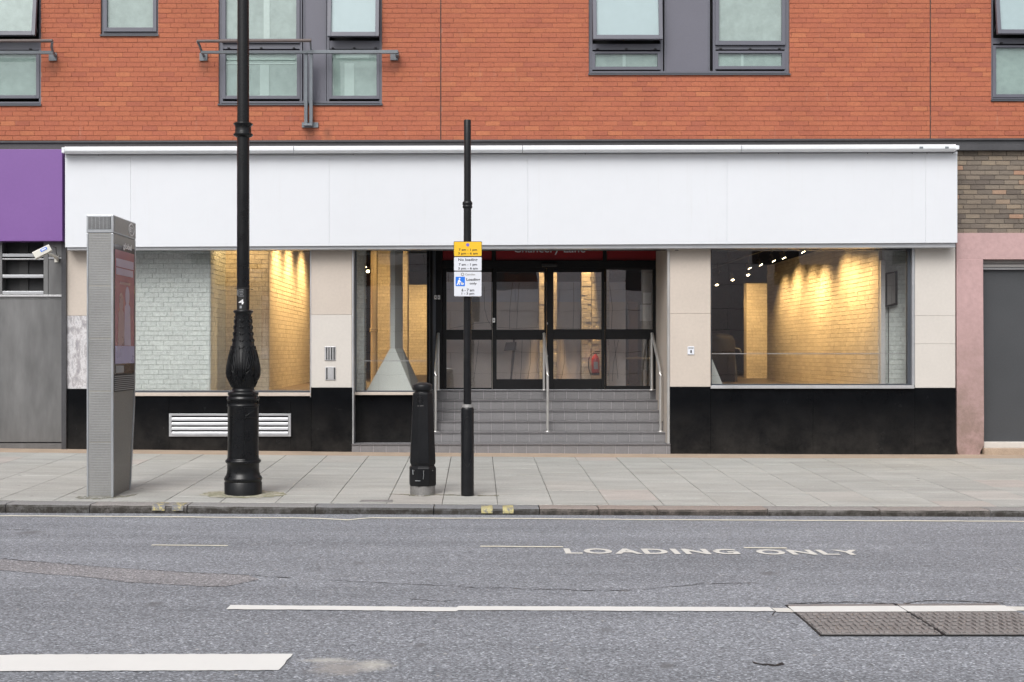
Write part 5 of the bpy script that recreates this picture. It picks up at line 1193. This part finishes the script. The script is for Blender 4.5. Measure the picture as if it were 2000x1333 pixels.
# mossy mortar collar round the foot
b = MB(); rr = random.Random(2); vs = [(C_[0], C_[1], zpave(*C_) + .012)]; nn = 36
for ring, (r0, h_) in enumerate(((.25, .010), (.40, .0035))):
    for k in range(nn):
        t = 2 * math.pi * k / nn; r = r0 * (1 + rr.uniform(-.12, .12) * ring); x, y = C_[0] + r * 1.15 * math.cos(t), C_[1] + r * .8 * math.sin(t); y = max(y, KERB_Y + .02); vs.append((x, y, zpave(x, y) + h_))
fs = [(0, 1 + k, 1 + (k + 1) % nn) for k in range(nn)] + [(1 + k, 1 + nn + k, 1 + nn + (k + 1) % nn, 1 + (k + 1) % nn) for k in range(nn)]
b.add(vs, fs)
m_, nt_, bs_ = newmat('mossy_mortar'); na = noise(nt_, 9, 6, .75); nt_.links.new(ramp(nt_, na, [(.3, (.16, .17, .09)), (.5, (.27, .26, .19)), (.58, (.45, .43, .36)), (.75, (.33, .31, .25))]), bs_.inputs['Base Color']); bs_.inputs['Roughness'].default_value = .95; bump(nt_, bs_, na, .6, .01)
mt['moss'] = m_; b.build('mortar_collar', 'moss', pave)

# bollard
base = pave_pt(825.5, 965); d = base.y + D0; px2m = d / FPX; C_ = (base.x, base.y)
bo = thing('bollard', base, 'black octagonal tapered cast iron bollard with a domed cap in front of the steps', 'bollard')
b = MB(); b.lathe([(24.5 * px2m, base.z - .03), (24.5 * px2m, PZd(944, d))], C_, 32); b.build('sleeve', 'greyband', bo)
K8 = 1.06
b = MB(); b.lathe([(r * px2m * K8, PZd(q, d)) for r, q in ((25.2, 948), (26, 945), (26, 914), (24.8, 911.5), (23, 910), (23, 907.5), (24.5, 905), (25, 903), (24.6, 890), (19.2, 770), (18.6, 768), (17.6, 767))], C_, 8, False, math.pi / 8 + .12); b.build('body', 'bollard', bo, .004)
b = MB(); b.lathe([(r * px2m, PZd(q, d)) for r, q in ((17, 768), (15.8, 766), (15.8, 763.5), (18.3, 762.5), (19.0, 760.5), (19.0, 753), (18, 751.5), (15, 749.5), (9, 747.8), (2, 747.2))], C_, 32); b.build('cap', 'bollard', bo)
b = MB()
for k in range(8):
    t = math.pi / 8 + .12 + k * math.pi / 4 + math.pi / 8; r = 25.6 * px2m * .985
    for q in (918,): b.tube([(C_[0] + r * math.cos(t), C_[1] + r * math.sin(t), PZd(q, d)), (C_[0] + (r + .004) * math.cos(t), C_[1] + (r + .004) * math.sin(t), PZd(q, d))], .006, 8)
b.build('studs', 'greyband', bo, kind='stuff')
yb_ = C_[1] - 19.8 * px2m
b = MB()
def arc(cx, cq, rpx, a0, a1, y): return [(PXd(cx + rpx * math.cos(a0 + (a1 - a0) * t / 10), d), y, PZd(cq - rpx * math.sin(a0 + (a1 - a0) * t / 10), d)) for t in range(11)]
for cq, r_ in ((779.5, 6), (786.5, 5)):
    b.tube(arc(821, cq, r_, 0, 2 * math.pi, yb_ + .0), .0035, 5)
    b.tube(arc(821, cq, r_ * .5, .2, 2.9, yb_), .003, 5)
b.build('crest_relief', 'bollard', bo)
b = MB(); b.box(PXd(816, d), PXd(828, d), yb_ - .004, yb_ - .002, PZd(792.8, d), PZd(792, d)); b.build('maker_print', 'greyband', bo)
b = MB(); yk = C_[1] - 26 * px2m - .003
b.box(PXd(812, d), PXd(822, d), yk, yk + .01, PZd(937.5, d), PZd(936.3, d)); b.tube([(PXd(828, d), yk + .004, PZd(918, d)), (PXd(828.6, d), yk + .004, PZd(926, d)), (PXd(827.6, d), yk + .004, PZd(934, d))], .003, 5); b.tube([(PXd(807.4, d), yk + .012, PZd(916, d)), (PXd(808, d), yk + .012, PZd(925, d))], .005, 5); b.build('paint_chips', 'kiosk_edge', bo)

# sign post
base = pave_pt(913, 968.5); d = base.y + D0; px2m = d / FPX; C_ = (base.x, base.y)
sp = thing('parking_sign_post', base, 'slim black post carrying yellow and white loading time signs before the steps', 'sign post')
def L(l, nm, m_, n=24): b = MB(); b.lathe([(r * px2m, PZd(q, d)) for r, q in l], C_, n); return b.build(nm, m_, sp)
L([(12.6, 975), (12.6, 800), (12.2, 797.5), (11, 796)], 'lower_sleeve', 'polepaint')
L([(10.8, 797), (10.4, 794), (8.6, 790.5), (7.8, 790)], 'sleeve_collar', 'greyband')
L([(7.7, 792), (7.5, 405)], 'pole_shaft', 'polepaint')
L([(7.6, 408), (9.6, 406), (9.6, 403), (8.6, 401.5), (9.8, 400), (9.8, 396.5), (8.4, 394), (7, 393)], 'pole_collar', 'polepaint')
L([(6.9, 395), (6.8, 300), (7, 236), (6.5, 234.8)], 'pole_top', 'polepaint')
b = MB(); pts = []
for k in range(33):
    t = 2 * math.pi * k / 32; xx = 10.0 * math.cos(t); qq = 862 + 48 * math.copysign(abs(math.sin(t)) ** .7, -math.sin(t))
    r = 12.7 * px2m; th = -math.pi / 2 + xx / 12.6 * .9; pts.append((C_[0] + r * math.cos(th), C_[1] + r * math.sin(th), PZd(qq, d)))
b.tube(pts, .0035, 5); b.build('access_hatch', 'polepaint', sp)
def rounded(x0, x1, z0, z1, r, n=5):
    out = []
    for cx, cz, a0 in ((x1 - r, z0 + r, -90), (x1 - r, z1 - r, 0), (x0 + r, z1 - r, 90), (x0 + r, z0 + r, 180)):
        for k in range(n + 1): t = R(a0 + 90 * k / n); out.append((cx + r * math.cos(t), cz + r * math.sin(t)))
    return out
ys_ = C_[1] - .075
for (q0, q1, m_, nm) in ((473, 502.3, 'yellow', 'yellow time plate'), (502.7, 530.6, 'signwhite', 'white no loading plate'), (531, 580.5, 'signwhite', 'white loading only plate with a blue symbol')):
    x0, x1, z0, z1 = PXd(886.3, d), PXd(941.3, d), PZd(q1, d), PZd(q0, d)
    so_ = poly_extrude(rounded(x0, x1, z0, z1, .012), ys_, ys_ + .006).build('sign_plate', 'black', sp); so_['label'] = nm
    poly_extrude(rounded(x0 + .005, x1 - .005, z0 + .005, z1 - .005, .010), ys_ - .0015, ys_ - .0002).build('sign_face', m_, so_)
yt_ = ys_ - .003
def stext(s_, px, q, w_, h_, m_='paintblack', bold=.02): return text(s_, (PXd(px, d), yt_, PZd(q, d)), w_ * px2m, h_ * px2m, m_, sp, 'sign_lettering', bold=bold)
stext('7 am - 1 pm', 914, 489.8, 35.5, 5.8); stext('3 pm - 6 am', 914, 497, 38, 5.8)
stext('No loading', 914, 509.3, 37.5, 6.3); stext('7 am - 1 pm', 914, 518.6, 35.5, 5.8); stext('3 pm - 6 am', 914, 526, 38, 5.8)
stext('Camden', 918.3, 537.2, 19.5, 4, 'shutter_box'); stext('Loading', 924.3, 547.8, 26.5, 6.6); stext('only', 924.3, 555.3, 14, 5.6); stext('6 - 7 am', 914, 567.6, 24.5, 5.6); stext('1 - 3 pm', 914, 575, 24.5, 5.6)
b = MB(); b.tube([(PXd(913.6, d), yt_ + .001, PZd(479.7, d)), (PXd(913.6, d), yt_, PZd(479.7, d))], 3.2 * px2m, 20); b.build('sign_roundel', 'violet', sp)
b = MB(); b.tube([(PXd(903.5, d), yt_ + .001, PZd(537, d)), (PXd(903.5, d), yt_, PZd(537, d))], 3.2 * px2m, 20); b.build('emblem', 'kiosk_side', sp)
b = MB(); cx, cz = PXd(903.5, d), PZd(537, d); u_ = px2m
b.box(cx - 1.9 * u_, cx + 1.9 * u_, yt_ - .0012, yt_ - .0005, cz - .8 * u_, cz + .8 * u_); b.box(cx - .8 * u_, cx + .8 * u_, yt_ - .0014, yt_ - .0004, cz - 1.9 * u_, cz + 1.9 * u_); b.build('emblem_cross', 'signwhite', sp)
poly_extrude(rounded(PXd(890, d), PXd(908.2, d), PZd(560, d), PZd(541.8, d), .006), yt_ - .0002, yt_ + .0012).build('loading_symbol', 'blue', sp)
yp_ = yt_ - .001
def pg(pts, nm='pictogram'): return poly_extrude([(PXd(p, d), PZd(q, d)) for p, q in pts], yp_, yp_ + .0006)
b = pg([(896.2, 547.4), (898.6, 547.2), (899.2, 550), (905, 554.2), (904.2, 555.2), (898.6, 551.6), (897.8, 553), (898.9, 557.8), (897.2, 557.8), (896.4, 554.6), (894.2, 557.8), (891.6, 557.8), (893.8, 554), (894.6, 549.2)][::-1])
b.add(*(lambda P_: (P_.v, P_.f))(pg([(899.8, 553.4), (902.8, 551.6), (906.6, 555), (904.6, 557.6), (901.2, 557.4)][::-1])))
b.tube([(PXd(897.8, d), yp_ + .0004, PZd(545.3, d)), (PXd(897.8, d), yp_, PZd(545.3, d))], 1.5 * px2m, 14); b.build('loading_pictogram', 'paintwhite', sp)
for q in (482, 545):
    b = MB(); b.lathe([(8.3 * px2m, PZd(q + 3, d)), (8.3 * px2m, PZd(q, d))], C_, 20); b.box(C_[0] - .02, C_[0] + .02, ys_ + .007, C_[1], PZd(q + 3, d), PZd(q, d)); b.build('clip', 'greyband', sp)

# information kiosk
base = pave_pt(195, 971.8); d = base.y + D0; px2m = d / FPX; y0 = base.y
ki = thing('street_kiosk', (PXd(195, d), y0, base.z), 'tall grey ribbed street kiosk with a faded pink advert on its side', 'kiosk')
x0, x1 = PXd(169.3, d), PXd(221.5, d); dep = .93; zb = base.z; ztop = PZd(420, d)
zh = PZd(455, d)
core = [(y0 + .0045, zb), (y0 + dep * .78, zb + .01), (y0 + dep * .97, PZd(800, d)), (y0 + dep, PZd(700, d)), (y0 + dep, zh), (y0 + .0045, zh)]
def side_ex(pts, xa, xb):
    n = len(pts); b = MB(); b.add([(xb, y, z) for y, z in pts] + [(xa, y, z) for y, z in pts], [tuple(range(n))] + [((i + 1) % n, i, n + i, n + (i + 1) % n) for i in range(n)] + [tuple(reversed(range(n, 2 * n)))]); return b
side_ex(core, x0 + .012, x1 - .012).build('core', 'kiosk_side', ki)
# front ribs
b = MB(); z = zb + .02
while z < zh - .02:
    seam = any(abs(z - PZd(q, d)) < .01 for q in (558.5, 662, 765, 866))
    if not seam: b.hexa([(x0 + .02, y0 + .0015, z + .003), (x1 - .026, y0 + .0015, z + .003), (x1 - .026, y0 + .0015, z + .011), (x0 + .02, y0 + .0015, z + .011)], [(x0 + .02, y0 + .012, z), (x1 - .026, y0 + .012, z), (x1 - .026, y0 + .012, z + .0155), (x0 + .02, y0 + .012, z + .0155)])
    z += .0185
b.build('front_ribs', 'kiosk', ki, kind='stuff')
def edge(xa, xb, ya, yb):
    b = MB(); b.box(xa, xb, ya, yb, zb - .01, zh - .006); return b.build('corner_trim', 'kiosk_edge', ki, .004)
edge(x0, x0 + .02, y0 - .004, y0 + .03); edge(x1 - .026, x1, y0 - .004, y0 + .022)
pts = [(y0 + dep * .78 - .0, zb), (y0 + dep * .97, PZd(800, d)), (y0 + dep, PZd(700, d)), (y0 + dep, zh - .006)]
b = MB(); 
for (ya, za), (yb, zb2) in zip(pts, pts[1:]): b.add([(x1 - .01, ya - .035, za), (x1 - .01, ya, za), (x1 - .01, yb, zb2), (x1 - .01, yb - .035, zb2), (x1 + .002, ya - .035, za), (x1 + .002, ya, za), (x1 + .002, yb, zb2), (x1 + .002, yb - .035, zb2)], [(4, 5, 6, 7), (0, 4, 7, 3), (5, 1, 2, 6), (3, 7, 6, 2), (1, 0, 3, 2), (0, 1, 5, 4)])
b.build('corner_trim', 'kiosk_edge', ki)
# head
b = MB(); b.box(x0 - .002, x1 + .002, y0 - .004, y0 + dep + .004, zh, ztop); hd = b.build('head', 'kiosk_edge', ki, .006); hd['label'] = 'kiosk top box with a fine grille and white round emblem'
b = MB(); b.box(x0 + .02, x1 - .026, y0 - .007, y0 - .0045, PZd(448, d), PZd(424, d)); b.build('grille_panel', 'shutter', hd)
b = MB(); z = PZd(448, d) + .006
while z < PZd(424, d) - .004: b.box(x0 + .024, x1 - .03, y0 - .013, y0 - .0075, z, z + .006); z += .0125
for k in range(1, 6): xx = x0 + .02 + (x1 - x0 - .046) * k / 6; b.box(xx - .003, xx + .003, y0 - .0145, y0 - .0135, PZd(448, d), PZd(424, d))
b.build('grille_fins', 'kiosk', hd, kind='stuff')
b = MB(); b.box(x1 + .0025, x1 + .005, y0 + .02, y0 + dep - .01, zh + .015, ztop - .012); b.build('head_side_panel', 'kiosk_side', hd)
xs_ = x1 + .0065; cyy, czz = y0 + dep * .78, (zh + ztop) / 2 + .0
b = MB(); b.tube([(xs_, cyy + .11 * math.cos(t * math.pi / 16), czz + .068 * math.sin(t * math.pi / 16)) for t in range(33)], .0075, 6); b.build('emblem_ring', 'paintwhite', hd)
text('BT', (xs_, cyy, czz), .125, .06, 'paintwhite', hd, 'emblem_letters', '+X', bold=.02)
# side screen
def sp_(ya, yb, za, zb_, nm, m_, off=.003, par=ki): b = MB(); b.box(x1 + off - .0022, x1 + off, y0 + ya, y0 + yb, za, zb_); return b.build(nm, m_, par)
zs = lambda q: PZd(q, d)
sp_(.03, dep - .04, zs(475), zh - .008, 'side_header', 'kiosk_side', .0)
sc = sp_(.03, dep - .04, zs(731), zs(475.5), 'screen', 'screenglass', .001)
sp_(.06, dep - .07, zs(711), zs(486), 'advert', 'screen', .0035, sc)
sp_(.10, dep - .11, zs(519), zs(503), 'advert_text_block', 'poster2', .006, sc); sp_(.10, dep - .13, zs(535), zs(521.5), 'advert_text_block', 'poster2', .006, sc)
sp_(.24, dep - .26, zs(553), zs(548), 'advert_text_block', 'posterskin', .006, sc)
sp_(.06, dep - .07, zs(711), zs(676), 'advert_band', 'poster3', .006, sc)
for yy, q0, r_, h_ in ((.30, 588, .085, .5), (.56, 575, .09, .6)):
    b = MB(); vs = []; n = 20
    for k in range(n): t = 2 * math.pi * k / n; vs.append((x1 + .0045, y0 + yy + r_ * math.cos(t), zs(q0) + r_ * 1.25 * math.sin(t)))
    b.add(vs, [tuple(range(n))]); w_ = r_ * 1.6
    b.add([(x1 + .0047, y0 + yy - w_, zs(675)), (x1 + .0047, y0 + yy + w_, zs(675)), (x1 + .0047, y0 + yy + w_ * .8, zs(q0 + 22)), (x1 + .0047, y0 + yy + w_ * .3, zs(q0 + 14)), (x1 + .0047, y0 + yy - w_ * .3, zs(q0 + 14)), (x1 + .0047, y0 + yy - w_ * .8, zs(q0 + 22))], [(0, 1, 2, 3, 4, 5)])
    b.build('advert_figure', 'posterskin' if yy < .4 else 'poster2', sc)
b = sp_(.09, .40, zs(729), zs(715), 'keypad', 'kiosk', .006, sc)
text('global', (x1 + .0055, y0 + .56, zs(476)), .36, .085, 'paintwhite', ki, 'sticker_lettering', '+X', bold=.03)
vv = sp_(.035, dep - .06, zs(766), zs(732), 'side_vent', 'dark', .0005)
b = MB()
for k in range(8): z = zs(764) + k * (zs(733) - zs(764)) / 8; b.box(x1 - .004, x1 + .008, y0 + .04, y0 + dep - .065, z, z + .011)
b.build('vent_fins', 'kiosk', vv)
b = MB(); z = zb + .03
while z < zs(768):
    e_ = dep * (.78 + .17 * min(1, (z - zb) / .95)) - .05
    if abs(z - zs(914)) > .01: b.box(x1 - .013, x1 - .0075, y0 + .03, y0 + e_, z, z + .011)
    z += .0185
b.build('side_ribs', 'kiosk_side', ki, kind='stuff')
